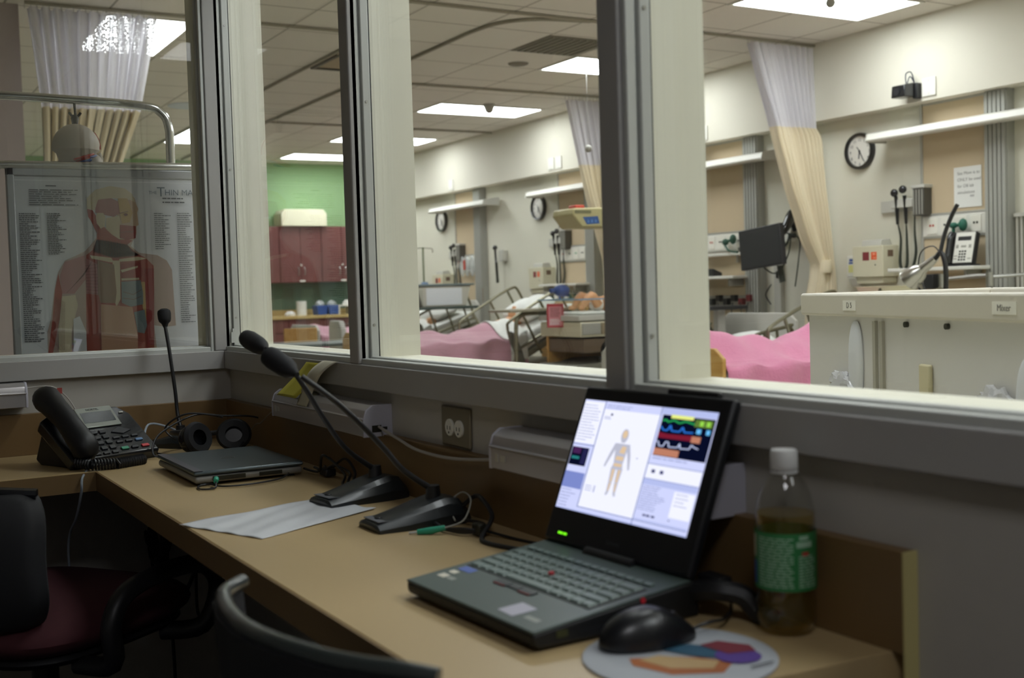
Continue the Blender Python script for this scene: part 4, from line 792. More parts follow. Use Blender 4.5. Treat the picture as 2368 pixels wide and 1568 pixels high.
# ============================================================ LEFT: POSTER BOARD, RACK, HEAD
t = T('anatomy_poster', 'framed muscle chart of a head and torso behind the left window', 'poster', (-.45, 0, 0))
B(-.012, 0, -.5, .2, .55, 1.56).build('board', mat('poster_paper', 'b9bcc2', .35, coat=.2), t, smooth=False)
m = MB(); m.box(-.018, .006, -.507, -.485, .54, 1.575); m.box(-.018, .006, .2, .222, .54, 1.575); m.box(-.018, .006, -.507, .222, 1.548, 1.575); m.box(-.018, .006, -.507, .222, .54, .56); m.build('poster_frame', mat('frame_silver', '9a9ca0', .35, .6), t, bevel=.003)
m = MB(); m.tube([(0, -.62, 1.56), (0, -.55, 1.578), (0, -.3, 1.582), (0, .25, 1.59)], .0125, 10, smooth=3); m.build('top_rail', STEEL, t)
def pm(n, c): return mat('print_'+n, c, .35, coat=.2)
SH = {
 'body': [(-.26,1.365),(-.296,1.325),(-.316,1.315),(-.354,1.298),(-.375,1.263),(-.388,1.211),(-.401,1.125),(-.413,1.086),(-.416,.8),(-.08,.8),(-.1,1.093),(-.064,1.087),(-.033,1.09),(-.038,1.265),(-.053,1.294),(-.081,1.311),(-.137,1.319),(-.16,1.34),(-.151,1.36),(-.194,1.361)],
 'torso': [(-.26,1.361),(-.273,1.329),(-.293,1.313),(-.298,1.201),(-.304,1.025),(-.3,.8),(-.1,.8),(-.105,1.023),(-.096,1.196),(-.094,1.278),(-.117,1.303),(-.156,1.324),(-.171,1.344)],
 'cap': [(-.285,1.453),(-.284,1.485),(-.258,1.511),(-.215,1.523),(-.172,1.517),(-.149,1.499),(-.142,1.474),(-.157,1.482),(-.189,1.486),(-.212,1.486),(-.251,1.481),(-.262,1.449)],
 'neck': [(-.258,1.409),(-.26,1.361),(-.273,1.325),(-.216,1.304),(-.137,1.311),(-.171,1.344),(-.155,1.356),(-.193,1.377)],
 'face': [(-.203,1.514),(-.164,1.511),(-.143,1.487),(-.138,1.466),(-.133,1.454),(-.137,1.442),(-.134,1.405),(-.141,1.401),(-.142,1.377),(-.151,1.358),(-.194,1.361),(-.2,1.401),(-.193,1.482)],
 'brow': [(-.193,1.486),(-.165,1.486),(-.158,1.466),(-.151,1.442),(-.16,1.413),(-.184,1.409),(-.19,1.45)],
 'jaw': [(-.19,1.405),(-.143,1.401),(-.145,1.364),(-.171,1.358),(-.192,1.365)],
 'temple': [(-.259,1.481),(-.212,1.486),(-.187,1.474),(-.189,1.441),(-.207,1.429),(-.242,1.437),(-.261,1.441)],
 'nape': [(-.284,1.453),(-.268,1.449),(-.256,1.425),(-.258,1.377),(-.273,1.413),(-.282,1.429)],
 'gland': [(-.23,1.425),(-.191,1.433),(-.182,1.377),(-.194,1.361),(-.217,1.377),(-.232,1.393)],
 'ear': [(-.255,1.441),(-.238,1.441),(-.232,1.429),(-.235,1.401),(-.247,1.393),(-.258,1.409),(-.26,1.429)],
 'chest': [(-.261,1.297),(-.213,1.284),(-.209,1.199),(-.214,1.166),(-.257,1.168),(-.264,1.196)],
 'clav': [(-.282,1.313),(-.22,1.304),(-.213,1.292),(-.221,1.29),(-.278,1.303)], 'clav2': [(-.197,1.3),(-.141,1.307),(-.113,1.301),(-.142,1.295),(-.197,1.292)],
 'stern': [(-.217,1.296),(-.195,1.296),(-.198,1.178),(-.211,1.154),(-.218,1.179)],
 'ribr': [(-.194,1.284),(-.134,1.291),(-.127,1.254),(-.136,1.238),(-.192,1.239)], 'rib1': [(-.194,1.267),(-.142,1.279),(-.143,1.273),(-.191,1.259)], 'rib2': [(-.193,1.241),(-.14,1.242),(-.14,1.236),(-.193,1.234)],
 'gut': [(-.194,1.231),(-.136,1.234),(-.13,1.197),(-.131,1.16),(-.168,1.153),(-.195,1.166)], 'gut2': [(-.16,1.136),(-.128,1.143),(-.122,1.094),(-.131,1.069),(-.151,1.074)],
 'belly': [(-.257,1.164),(-.164,1.152),(-.152,1.062),(-.157,.8),(-.267,.8)], 'side': [(-.123,1.27),(-.094,1.27),(-.103,1.023),(-.105,.8),(-.125,.8),(-.123,1.155)],
 'ribsy': [(-.134,1.229),(-.122,1.229),(-.109,1.114),(-.126,1.098),(-.138,1.197)], 'armw': [(-.367,1.191),(-.329,1.194),(-.323,1.162),(-.345,1.083),(-.355,.8),(-.389,.8),(-.382,1.085)],
 'gap': [(-.338,1.122),(-.32,1.13),(-.303,1.081),(-.306,.8),(-.35,.8)], 'shoulder': [(-.355,1.294),(-.297,1.313),(-.296,1.241),(-.332,1.198),(-.366,1.199),(-.371,1.251)], 'pec': [(-.295,1.305),(-.26,1.285),(-.262,1.192),(-.298,1.197)],
 'armr': [(-.375,1.259),(-.366,1.203),(-.377,1.124),(-.4,1.022),(-.413,1.023),(-.397,1.125),(-.386,1.211)]}
fib = []
for k in range(14): fib += stroke([(-.355+k*.004, 1.2+k*.004), (-.3+k*.002, 1.255+k*.0035)], .0008)
for k in range(10): fib += stroke([(-.298, 1.2+k*.009), (-.262, 1.195+k*.01)], .0008)
for k in range(8): fib += stroke([(-.255+k*.009, 1.355), (-.25+k*.008, 1.31)], .0009)
for k in range(9): fib += stroke([(-.385+k*.003, 1.19-k*.002), (-.4+k*.004, 1.03)], .0007)
bars = textlines(-.447, -.306, 1.508, 1.464, 8, .0026, .4)+[rect(-.4, 1.5185, -.37, 1.522)]
bars += textlines(-.477, -.419, 1.437, 1.06, 64, .0028, .55)+textlines(-.4, -.346, 1.438, 1.318, 24, .0028, .5)+textlines(-.087, -.035, 1.44, 1.331, 18, .0022, .5)+textlines(-.016, .031, 1.441, 1.1, 52, .0022, .5)
MP = frame((0, 0, 0), (0, 1, 0), (0, 0, 1))
decal('chart_print', t, MP, [
 (pm('line', 'd2d4d8'), [rect(-.484, 1.535, .19, 1.5375)]), (pm('skin', '9c8a84'), [SH['body']]), (pm('red', '8a4038'), [SH['torso'], SH['neck'], SH['armr'], SH['nape']]), (pm('tan', 'a8917e'), [SH['face']]), (pm('mauve', '95686a'), [SH['temple'], SH['shoulder'], SH['pec']]),
 (pm('bone', 'b5ab94'), [SH['cap'], SH['armw'], SH['ear'], SH['gland'], SH['stern'], SH['clav'], SH['clav2']]), (pm('ochre', 'a58a55'), [SH['brow'], SH['ribsy']]), (pm('dred', '7c2628'), [SH['jaw'], SH['ribr'], SH['side']]), (pm('brown', '7d6452'), [SH['chest']]), (pm('peach', 'a8826c'), [SH['belly']]),
 (pm('slate', '66747c'), [SH['gut'], SH['gut2']]), (pm('paper', 'b9bcc2'), [SH['gap']]), (pm('bone', 'b5ab94'), [SH['rib1'], SH['rib2']]), (pm('fib', '5d3432'), fib+stroke([(-.19, 1.44), (-.165, 1.446)], .002)+stroke([(-.19, 1.382), (-.15, 1.385)], .0015)+[circ(-.172, 1.436, .006, .004)]+stroke([(-.19, 1.2), (-.16, 1.19), (-.135, 1.205)], .0015)+stroke([(-.19, 1.18), (-.16, 1.175), (-.135, 1.185)], .0015)), (pm('text', '3b3e46'), bars)], step=.00025)
text('chart_title', 'THE', pm('title', '4a5866'), t, frame((.0075, -.101, 1.500), (0, 1, 0), (0, 0, 1)), .0135)
text('chart_title', 'T', pm('title', '4a5866'), t, frame((.0075, -.0765, 1.493), (0, 1, 0), (0, 0, 1)), .042)
text('chart_title', 'HIN MAN', pm('title', '4a5866'), t, frame((.0075, -.053, 1.497), (0, 1, 0), (0, 0, 1)), .0255)
decal('chart_subtitle', t, frame((.0065, 0, 0), (0, 1, 0), (0, 0, 1)), [(pm('text', '3b3e46'), textlines(-.06, .02, 1.487, 1.475, 2, .004, .2))])
m = MB(); m.box(-.03, -.012, -.45, -.43, 0, .56); m.box(-.03, -.012, .13, .15, 0, .56); m.build('stand_leg', STEEL, t); m = MB(); m.box(-.2, .16, -.45, -.43, 0, .03); m.box(-.2, .16, .13, .15, 0, .03); m.build('stand_foot', STEEL, t)
t = T('tube_rack', 'chrome tube rack standing behind the anatomy poster', 'rack', (-.52, 0, 0))
m = MB(); m.tube([(0, -.66, 1.62), (0, -.61, 1.76), (0, -.54, 1.79), (0, -.3, 1.79), (0, -.09, 1.783), (0, -.035, 1.765), (0, -.012, 1.72), (0, -.01, 1.6), (0, -.01, 1.0), (0, -.01, .05)], .0135, 12, smooth=6); m.tube([(0, -.66, 1.62), (0, -.67, 1.2), (0, -.67, .05)], .0135, 12); m.build('rack_tube', CHROME, t)
m = MB(); m.box(-.25, .25, -.03, .01, 0, .04); m.box(-.25, .25, -.69, -.65, 0, .04); m.build('rack_foot', STEEL, t)
t = T('hanging_skull', 'off-white painted skull of a skeleton model hanging from the chrome rack', 'skeleton model', (-.52, -.295, 0))
m = MB(); m.tube([(0, 0, 1.79), (0, .002, 1.745)], .004, 8); m.tube([(0, -.016, 1.752), (0, -.006, 1.74), (0, .01, 1.742), (0, .018, 1.752)], .004, 8, smooth=3); m.lathe([(.009, 1.715), (.012, 1.735), (.006, 1.745)], n=12); m.build('hook', DARKM, t)
def sk(p):
    q = p.copy()
    if q.z < -.25: q.x *= .85; q.y *= .86+.1*(q.z < -.6)
    if q.y > .5 and -.6 < q.z < .1: q.y *= .97
    return q
m = MB(); m.ell((0, 0, 1.645), (.068, .07, .072), 32, 24, sk); m.ell((0, .045, 1.585), (.045, .035, .045), 18, 12); m.tube([(.0, .066, 1.63), (.0, .072, 1.612), (.0, .068, 1.598)], .007, 8); skl = m.build('skull', mat('skull_bone', 'b4aca0', .5), t)
MP2 = []
def onskull(th, z, r=.0715): return (math.sin(th)*r, math.cos(th)*r)
def band(a0, a1, z0, z1, w_, mm):
    m = MB(); n = 14; P = []
    for k in range(n+1):
        a = a0+(a1-a0)*k/n; z = z0+(z1-z0)*k/n; zz = (z-1.645)/.072; q = math.sqrt(max(.02, 1-zz*zz)); P.append((math.sin(a)*.0665*q*(.9 if zz < -.25 else 1)+.001, math.cos(a)*.0685*q*(.9 if zz < -.25 else 1), z))
    m.tube(P, w_, 6); m.build('painted_muscle', mm, skl)
RP = mat('paint_red', 'a8382c', .5); BP = mat('paint_blue', '2c4a8c', .5)
band(1.9, .75, 1.603, 1.622, .0035, RP); band(1.8, .9, 1.597, 1.614, .003, RP); band(1.9, .8, 1.59, 1.605, .0042, BP); band(1.0, .35, 1.612, 1.62, .0035, BP); band(.85, .4, 1.6, 1.612, .003, BP); band(.25, .2, 1.69, 1.64, .0035, RP)
m = MB(); 
for k in range(16): m.lathe([(.012, 0), (.019, .006), (.019, .02), (.012, .026)], (0, -.01, 1.52-k*.03), 12)
m.build('spine', mat('skull_bone', 'b4aca0', .5), t)
for k in range(8): MB().tube([(-.005, .0, 1.44-k*.03), (-.01, .09+.005*k, 1.43-k*.03), (-.08, .1+.005*k, 1.41-k*.03), (-.13, .0, 1.4-k*.028), (-.08, -.1-.005*k, 1.41-k*.03), (-.01, -.09-.005*k, 1.43-k*.03), (-.005, -.0, 1.44-k*.03)], .005, 6, smooth=5).build('rib', mat('skull_bone', 'b4aca0', .5), t)
# ============================================================ DESK
WD = .452
t = T('corner_desk', 'tan laminate L-shaped desk fixed in the booth corner with low backsplash', 'desk')
m = MB(); m.prism([(.001, -.001), (2.395, -.001), (2.36, -WD), (.44, -WD), (.44, -2.4), (.001, -2.4)], .735, .78, 'z'); m.build('desk_top', DESKM, t, bevel=.0015)
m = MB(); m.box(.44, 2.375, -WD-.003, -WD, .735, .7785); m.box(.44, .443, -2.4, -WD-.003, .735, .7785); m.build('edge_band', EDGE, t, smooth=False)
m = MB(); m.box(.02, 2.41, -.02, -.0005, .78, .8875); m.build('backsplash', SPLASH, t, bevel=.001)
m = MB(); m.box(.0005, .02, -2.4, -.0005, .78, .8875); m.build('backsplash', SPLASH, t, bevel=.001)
B(2.41, 2.4125, -.021, -.0005, .735, .8875).build('splash_end', RAWB, t, smooth=False)
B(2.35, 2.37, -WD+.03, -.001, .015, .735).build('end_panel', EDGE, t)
m = MB(); m.box(.9, .93, -.3, -.001, .6, .735); m.box(1.7, 1.73, -.3, -.001, .6, .735); m.build('bracket', GREYP, t)
Z0 = .78
# ---- desk phone
t = T('office_phone', 'black office telephone with handset in the desk corner at left', 'telephone', (.262, -.425, Z0), rz=math.radians(113.5))
X = Matrix.Translation((0, -.095, .012)) @ Matrix.Rotation(math.radians(34), 4, 'X')   # slab: x -.12...12, y 0...2 up the slope
m = MB(); m.X = X; m.prism([(-.12, .0), (.12, .0), (.125, .15), (.105, .185), (-.06, .195), (-.12, .16)], -.02, .012, 'z'); m.build('body', BLACKG, t, bevel=.006, seg=3)
m = MB(); m.prism([(-.085, 0), (.07, 0), (.09, .012), (.05, .1), (.02, .1), (-.06, .02)], -.1, .1); m.build('stand', BLACK, t, bevel=.004)
m = MB(); m.X = X
m.prism([(-.03, .108), (.075, .108), (.085, .185), (-.018, .185)], .012, .016, 'z'); m.build('display_bezel', mat('silver_bezel', '8f938c', .35, .5), t, bevel=.002)
o = MB(); o.X = X; o.prism([(-.02, .125), (.068, .125), (.075, .165), (-.012, .165)], .016, .0165, 'z'); o.build('display', mat('lcd', '23282a', .2), t)
def pkey(x, y, w_, h_, mm, nm='key'):
    m = MB(); m.X = X; m.box(x-w_/2, x+w_/2, y-h_/2, y+h_/2, .012, .0155); m.build(nm, mm, t, bevel=.001)
KEYM = mat('phone_key', '25272b', .4)
for i in range(4): pkey(-.014+i*.026, .116, .018, .006, BLACKG)
for r_ in range(4):
    for c_ in range(3): pkey(-.045+c_*.023+r_*.002, .03+r_*.02, .016, .011, KEYM)
for i in range(3): pkey(-.05+i*.024, .012, .016, .008, KEYM)
for i in range(3): pkey(.03+i*.026, .062, .018, .007, KEYM)
for i in range(2): pkey(.03+i*.026, .045, .018, .007, KEYM)
pkey(.085, .045, .02, .008, mat('key_blue', '5c7ba0', .4)); pkey(.03, .02, .02, .009, mat('key_green', '3e8c6c', .4)); pkey(.058, .02, .018, .008, KEYM); pkey(.088, .02, .02, .009, mat('key_red', 'b8343a', .4)); pkey(.1, .155, .012, .004, LTGREY)
m = MB(); m.X = X; m.prism([(.03, .085), (.058, .074), (.086, .085), (.058, .1)], .012, .0145, 'z'); m.build('navigation_key', KEYM, t)
text('brand_mark', 'NORTEL', INK, t, X @ Matrix.Translation((.01, .172, .0162)), .0095)
m = MB(); m.X = X; m.tube([(-.095, .0, .03), (-.097, .012, .045), (-.098, .05, .05), (-.097, .1, .054), (-.094, .15, .05), (-.088, .2, .042), (-.082, .222, .026)], [.028, .032, .029, .027, .029, .033, .026], 16, smooth=5); m.ell((-.094, .01, .03), (.028, .03, .022)); m.ell((-.084, .205, .028), (.029, .03, .024)); m.build('handset', mat('handset_black', '101013', .5), t)
m = MB(); coil(m, [(-.115, -.1, .02), (-.1, -.14, .015), (-.05, -.165, .012), (.03, -.16, .012)], .011, 26, .0032); m.build('coiled_cord', BLACK, t)
# ---- white cable over desk edge
tag(MB().tube([(.36, -.42, .786), (.4, -.455, .787), (.448, -.485, .77), (.452, -.49, .735), (.4, -.495, .67), (.33, -.5, .62), (.3, -.5, .56), (.28, -.49, .47), (.2, -.45, .32), (.1, -.4, .3)], .003, 8, smooth=6).build('network_cable', mat('grey_blue_cable', '9aa3ad', .5)), 'pale grey network cable dropping over the desk edge below the telephone', 'cable')
tag(MB().tube([(.15, -.28, .8), (.08, -.25, .84), (.09, -.2, .83), (.1, -.15, .8), (.13, -.12, .786)], .003, 8, smooth=6).build('network_cable', mat('grey_blue_cable', '9aa3ad', .5)), 'pale cable looping behind the telephone towards the rear microphone', 'cable')
# ---- microphones
def mic(base, rz, pts, head, label, led=True, sc=1.0):
    t = T('gooseneck_microphone', label, 'microphone', (base[0], base[1], Z0), group='gooseneck microphones on the desk')
    X = Matrix.Rotation(rz, 4, 'Z') @ Matrix.Scale(sc, 4)
    # base: nose towards local -y
    m = MB(); m.X = X
    def top(y): return .012+.03*max(0, min(1, (y+.1)/.12))-(.0 if y < .03 else .25*(y-.03))
    sec = [(-.1, .034, .006, .010), (-.097, .044, .0, .014), (-.05, .048, 0, .024), (0, .052, 0, .037), (.03, .053, 0, .044), (.055, .05, 0, .04), (.07, .044, 0, .024), (.075, .036, .004, .01)]
    vs = []; n = 12
    for y, w_, zb, zt_ in sec:
        prof = [(-w_, zb), (-w_, zb+(zt_-zb)*.4), (-w_*.82, zb+(zt_-zb)*.8), (-w_*.6, zt_), (0, zt_*1.03), (w_*.6, zt_), (w_*.82, zb+(zt_-zb)*.8), (w_, zb+(zt_-zb)*.4), (w_, zb), (0, zb)]
        vs += [(a, y, b) for a, b in prof]
    k = 10; fs = [(i*k+j, i*k+(j+1) % k, (i+1)*k+(j+1) % k, (i+1)*k+j) for i in range(len(sec)-1) for j in range(k)]+[list(range(k))[::-1], list(range((len(sec)-1)*k, len(sec)*k))]
    m.add(vs, fs); m.build('base', mat('mic_base', '1d2225', .4, coat=.15), t, ang=24, bevel=.0015)
    m = MB(); m.X = X; m.prism([(-.03, -.094), (.03, -.094), (.032, -.068), (-.032, -.068)], 0, .0012, 'z')
    o = m.build('push_plate', mat('plate_grey', '70737a', .4), t); o.matrix_basis = Matrix.Translation(X @ Vector((0, 0, .0165))) @ Matrix.Rotation(.0, 4, 'X')
    m = MB(); m.X = X; m.ell((0, -.08, .019), (.007, .007, .002)); m.build('emblem', BLACK, t)
    m = MB(); p0 = X @ Vector((0, .022, .034)); m.cyl(p0, p0+Vector((0, 0, .028)), .014, .0115, 16); m.build('stem_socket', BLACK, t)
    m = MB(); P = [Vector(p)-Vector((base[0], base[1], Z0)) for p in pts]; P = [p0+Vector((0, 0, .02))]+P; m.tube(P, [.0055]+[.0048]*(len(P)-1), 10, smooth=8); m.build('gooseneck', BLACK, t)
    a, b = [Vector(q)-Vector((base[0], base[1], Z0)) for q in head]; d = (b-a).normalized(); L = (b-a).length
    m = MB(); m.tube([a-d*.012, a, a+d*L*.12, a+d*L*.3, a+d*L*.7, a+d*L*.88, b], [.0045, .0095, .0150, .0170, .0178, .0160, .0085], 20); m.build('foam_windscreen', RUBBER, t)
    return t
mic((1.19, -.1), .12, [(1.205, -.13, .87), (1.235, -.17, .905), (1.255, -.21, .958), (1.272, -.245, 1.01), (1.262, -.265, 1.043), (1.21, -.285, 1.072)], [(1.19, -.29, 1.078), (1.09, -.292, 1.096)], 'gooseneck microphone behind the white sheet, left of the pair')
mic((1.467, -.115), .0, [(1.455, -.14, .87), (1.447, -.17, .908), (1.45, -.2, .94), (1.468, -.245, .98), (1.478, -.28, 1.009), (1.47, -.32, 1.042)], [(1.462, -.332, 1.05), (1.40, -.355, 1.078)], 'gooseneck microphone nearest the open laptop, with teal plug beside it')
mic((.118, -.19), -.9, [(.112, -.18, .87), (.105, -.182, .93), (.095, -.19, 1.035), (.082, -.195, 1.1)], [(.08, -.195, 1.108), (.074, -.195, 1.147)], 'upright gooseneck microphone in the corner behind the telephone', sc=.85)
# ---- closed laptop
t = T('closed_laptop', 'closed silver-grey laptop lying on the desk in front of the headphones', 'laptop', (.665, -.21, Z0), rz=-.01)
m = MB(); m.box(-.165, .165, -.117, .117, .006, .021); m.build('base', mat('dell_base', '8f8d88', .45, .2), t, bevel=.006, seg=3)
m = MB(); m.box(-.167, .167, -.119, .119, .0225, .032); m.build('lid', mat('dell_lid', '566063', .3, .4), t, bevel=.006, seg=3)
m = MB(); m.box(-.166, .166, -.118, -.1, .0322, .0328); m.build('lid_trim', mat('dell_trim', '6e6e78', .3, .5), t, smooth=False)
m = MB(); m.lathe([(.015, .0), (.0165, .0), (.0165, .0006), (.015, .0006), (.015, 0)], (0, 0, .032), 28); m.build('emblem_ring', STEEL, t)
text('brand_mark', 'DELL', STEEL, t, Matrix.Translation((0, 0, .0325)) @ Matrix.Rotation(PI/2, 4, 'Z') @ Matrix.Translation((0, -.003, 0)), .009, 'CENTER', .0003)
m = MB(); m.box(.166, .1675, -.08, -.01, .01, .019); m.box(.166, .1675, .02, .07, .01, .018); m.build('drive_bay', DARKM, t)
for a in ((-.14, -.09), (.14, -.09), (-.14, .09), (.14, .09)): B(a[0]-.012, a[0]+.012, a[1]-.012, a[1]+.012, 0, .006).build('foot', BLACK, t)
t = T('audio_plug', 'teal audio plug with black cable loop at the closed laptop corner', 'plug', (.85, -.29, Z0)); MB().tube([(-.0, .0, .016), (.018, -.006, .014)], [.006, .005], 10).build('plug_body', GREENC, t)
MB().tube([(.018, -.006, .012), (.04, -.015, .004), (.03, -.04, .003), (-.01, -.035, .003), (-.015, -.01, .004), (.03, .005, .004), (.04, .06, .004), (.02, .13, .005), (-.01, .16, .01)], .002, 6, smooth=6).build('cable', BLACK, t)
t = T('adapter_cable', 'black adapter plug and cables running from the closed laptop to the microphone', 'cable', (.9, -.06, Z0)); B(-.03, .01, -.012, .012, .004, .02).build('connector', BLACK, t, bevel=.003)
for k, dy in enumerate((0, .012, -.012)): MB().tube([(-.09, dy*2, .012), (-.03, dy, .012), (.03, dy*2, .03+.012*k), (.09, .01+dy, .02), (.13, -.01+dy, .004), (.2, .0+dy, .003)], .0028, 6, smooth=6).build('cable', BLACK, t)
# ---- headphones
t = T('headphones', 'black over-ear headphones with a tangle of cord behind the closed laptop', 'headphones', (.3, -.13, Z0)); t.scale = (1.2, 1.2, 1.12)
for s, (cx_, cy_, rz_) in enumerate(((.0, -.055, .5), (-.005, .04, -.35))):
    X = Matrix.Translation((cx_, cy_, .032)) @ Matrix.Rotation(rz_, 4, 'Z') @ Matrix.Rotation(PI/2-.25, 4, 'Y')
    m = MB(); m.X = X; m.lathe([(0, -.008), (.022, -.008), (.03, -.004), (.033, .006), (.031, .014)], n=28); c_ = m.build('ear_cup', BLACKG, t)
    m = MB(); m.X = X; m.lathe([(.02, .014), (.032, .013), (.037, .022), (.032, .03), (.018, .028)], n=28, caps=False); m.build('ear_pad', RUBBER, c_)
    m = MB(); m.X = X; m.lathe([(.022, -.0095), (.024, -.0095), (.024, -.0075), (.022, -.0075), (.022, -.0095)], n=28); m.build('trim_ring', STEEL, c_)
MB().tube([(.0, -.07, .05), (-.05, -.08, .045), (-.1, -.0, .03), (-.06, .07, .04), (-.01, .05, .045)], .006, 8, smooth=6).build('headband', BLACK, t)
m = MB(); m.tube([(-.02, -.08, .03), (-.03, -.1, .06), (-.01, -.06, .09), (.01, .01, .082), (.0, .09, .07), (.0, .14, .03), (.02, .13, .004)], .0022, 6, smooth=8); m.tube([(.02, -.1, .004), (.03, -.14, .01), (.0, -.12, .05), (-.02, -.04, .085), (-.02, .02, .075)], .0022, 6, smooth=8); m.tube([(.05, -.12, .003), (.06, -.06, .004), (.05, .02, .006), (.02, .06, .03)], .0022, 6, smooth=8); m.build('cord', BLACK, t)
tag(MB().tube([(.24, -.35, .786), (.2, -.3, .788), (.26, -.27, .784), (.34, -.26, .783), (.42, -.25, .783)], .0028, 6, smooth=6).build('telephone_cord', BLACK), 'thin black cord on the desk between the telephone and the headphones', 'cable')
# ---- paper sheet
t = T('paper_sheet', 'creased white sheet of paper lying at the desk edge', 'paper', (0, 0, Z0))
c4 = [Vector((1.222, -.462, 0)), Vector((1.424, -.381, 0)), Vector((1.302, -.128, 0)), Vector((1.130, -.180, 0))]
def ps(u_, v_):
    p = c4[0].lerp(c4[1], u_).lerp(c4[3].lerp(c4[2], u_), v_); p.z = .0022+.0012*math.sin(u_*9+v_*4)*math.sin(v_*7)+.0008*math.sin(u_*23+v_*11); return p
MB().surf(ps, 40, 50, .0004, (0, 0, 1)).build('sheet', mat('paper_cool', 'd4d6da', .38, noise=.05, scale=25), t, ang=180)
# ---- loose teal plug + coil by 2nd mic
t = T('teal_jack', 'teal headphone jack on a thin wire beside the right microphone', 'plug', (1.56, -.135, Z0)); m = MB(); m.tube([(-.012, -.028, .004), (0, -.01, .006), (.012, .01, .01)], [.0045, .006, .0045], 10); m.build('jack_body', GREENC, t); MB().tube([(-.012, -.028, .004), (-.018, -.04, .003)], .002, 8).build('jack_tip', STEEL, t)
MB().tube([(.012, .01, .01), (.02, .04, .02), (-.01, .07, .045), (-.06, .08, .05), (-.07, .06, .03), (-.03, .05, .01)], .0015, 6, smooth=8).build('wire', GREYP, t)
t = T('cable_bundle', 'looped black cables with a clip running to the open laptop', 'cable', (1.55, -.05, Z0)); MB().tube([(-.06, -.02, .01), (-.02, .0, .045), (.03, -.01, .05), (.08, -.02, .03), (.1, -.05, .005), (.14, -.06, .003), (.22, -.04, .003), (.3, -.02, .004)], .004, 8, smooth=8).build('cable', BLACK, t)
for k in range(3): MB().tube([(-.05, -.05-k*.006, .004+k*.004), (0, -.07, .005), (.05, -.06, .005+k*.003), (.07, -.03, .008), (.03, -.01, .01), (-.03, -.02, .008), (-.05, -.05, .004+k*.004)], .0028, 6, smooth=6).build('cable', BLACK, t)
MB().tube([(.07, -.03, .008), (.14, -.01, .003), (.25, .012, .003), (.35, .015, .003)], .0025, 6, smooth=6).build('cable', BLACK, t); B(.055, .08, -.045, -.03, .0, .02).build('cable_clip', DARKM, t, bevel=.003)
# ---- open laptop
LW, LD, HF, HR = .2956, .2224, .0233, .045
t = T('open_laptop', 'open black laptop with a bright screen showing a body figure', 'laptop', (1.8876, -.3413, Z0), rz=.0353)
m = MB(); m.prism([(0, .009), (.008, .003), (LD+.012, 0), (LD+.012, HR-.002), (LD, HR-.002), (0, HF-.002)], 0, LW); m.build('base', mat('thinkpad_black', '0f1012', .55), t, bevel=.004)
sl = math.atan2(HR-HF, LD); DK = Matrix.Translation((0, 0, HF)) @ Matrix.Rotation(sl, 4, 'X')   # deck plane: x 0..LW, y 0..LD/cos
m = MB(); m.X = DK; m.box(0, LW, 0, LD*1.005, -.0035, 0); dk = m.build('deck', mat('deck_black', '46534f', .42), t, bevel=.002)
m = MB(); m.X = DK; m.box(.012, LW-.012, .083, .168, -.001, .0006); kb = m.build('keyboard', mat('kb_well', '0e0f11', .6), t, bevel=.001)
km = mat('key_cap', '6d7c77', .4)
kx0, kx1 = .016, LW-.016; rows = [(.086, [1.2, 1, 1.1, 1.1, 5.2, 1.1, 1.1, 1.1, 1]), (.1025, [2.2]+[1]*10+[2.4]), (.119, [1.7]+[1]*11+[1.9]), (.1355, [1.5]+[1]*12+[1.5]), (.152, [1]*13+[2])]
for y0_, ws in rows:
    tot = sum(ws); x_ = kx0
    for w_ in ws:
        ww = (kx1-kx0)*w_/tot; m = MB(); m.X = DK; x1_ = x_+.0012; x2_ = x_+ww-.0012; m.add([(x1_, y0_, .0006), (x2_, y0_, .0006), (x2_, y0_+.0145, .0006), (x1_, y0_+.0145, .0006), (x1_+.0022, y0_+.002, .003), (x2_-.0022, y0_+.002, .003), (x2_-.0022, y0_+.0125, .003), (x1_+.0022, y0_+.0125, .003)], [(4, 5, 6, 7), (0, 1, 5, 4), (1, 2, 6, 5), (2, 3, 7, 6), (3, 0, 4, 7)]); m.build('key', km, kb, smooth=False); x_ += ww
for k in range(15): m = MB(); m.X = DK; m.box(.018+k*.0175, .032+k*.0175, .176, .184, 0, .0022); m.build('function_key', km, t, smooth=False)
m = MB(); m.X = DK; m.cyl((.148, .126, .003), (.148, .126, .006), .004, n=12); m.build('pointing_stick', mat('stick_red', 'b3202c', .5), t)
m = MB(); m.X = DK; m.box(.105, .135, .068, .078, 0, .0016); m.box(.137, .158, .068, .078, 0, .0016); m.box(.16, .19, .068, .078, 0, .0016); m.build('mouse_button', mat('button_black', '20262a', .4), t)
for a_ in (.108, .163): m = MB(); m.X = DK; m.box(a_, a_+.024, .0655, .0672, 0, .0018); m.build('red_stripe', mat('dull_red', '7a2c2c', .5), t)
for ly_ in [(mat('st_white', 'c9c4b4', .5), [rect(.018, .035, .036, .046), rect(.018, .052, .034, .061)]), (mat('st_blue', '4a62a8', .5), [rect(.018, .066, .048, .08)]), (mat('st_lilac', 'b0aebb', .5), [[(.198, .016), (.232, .014), (.236, .046), (.202, .048)]]), (mat('st_grey', '8f948c', .5), [rect(.245, .02, .272, .028), rect(.04, .036, .056, .044)])]:
    for pl_ in ly_[1]: decal('sticker', t, DK, [(ly_[0], [pl_])])
m = MB(); m.cyl((LW+.001, .15, .033), (LW-.001, .15, .033), .0035, n=12); m.build('red_button', mat('led_red', 'd02838', .4), t)
m = MB(); m.box(LW-.0005, LW+.0006, .03, .045, .012, .02); m.build('port', mat('port_olive', '3a3c20', .5), t); m = MB(); m.box(LW-.0005, LW+.0006, .06, .12, .012, .016); m.build('port', BLACK, t)
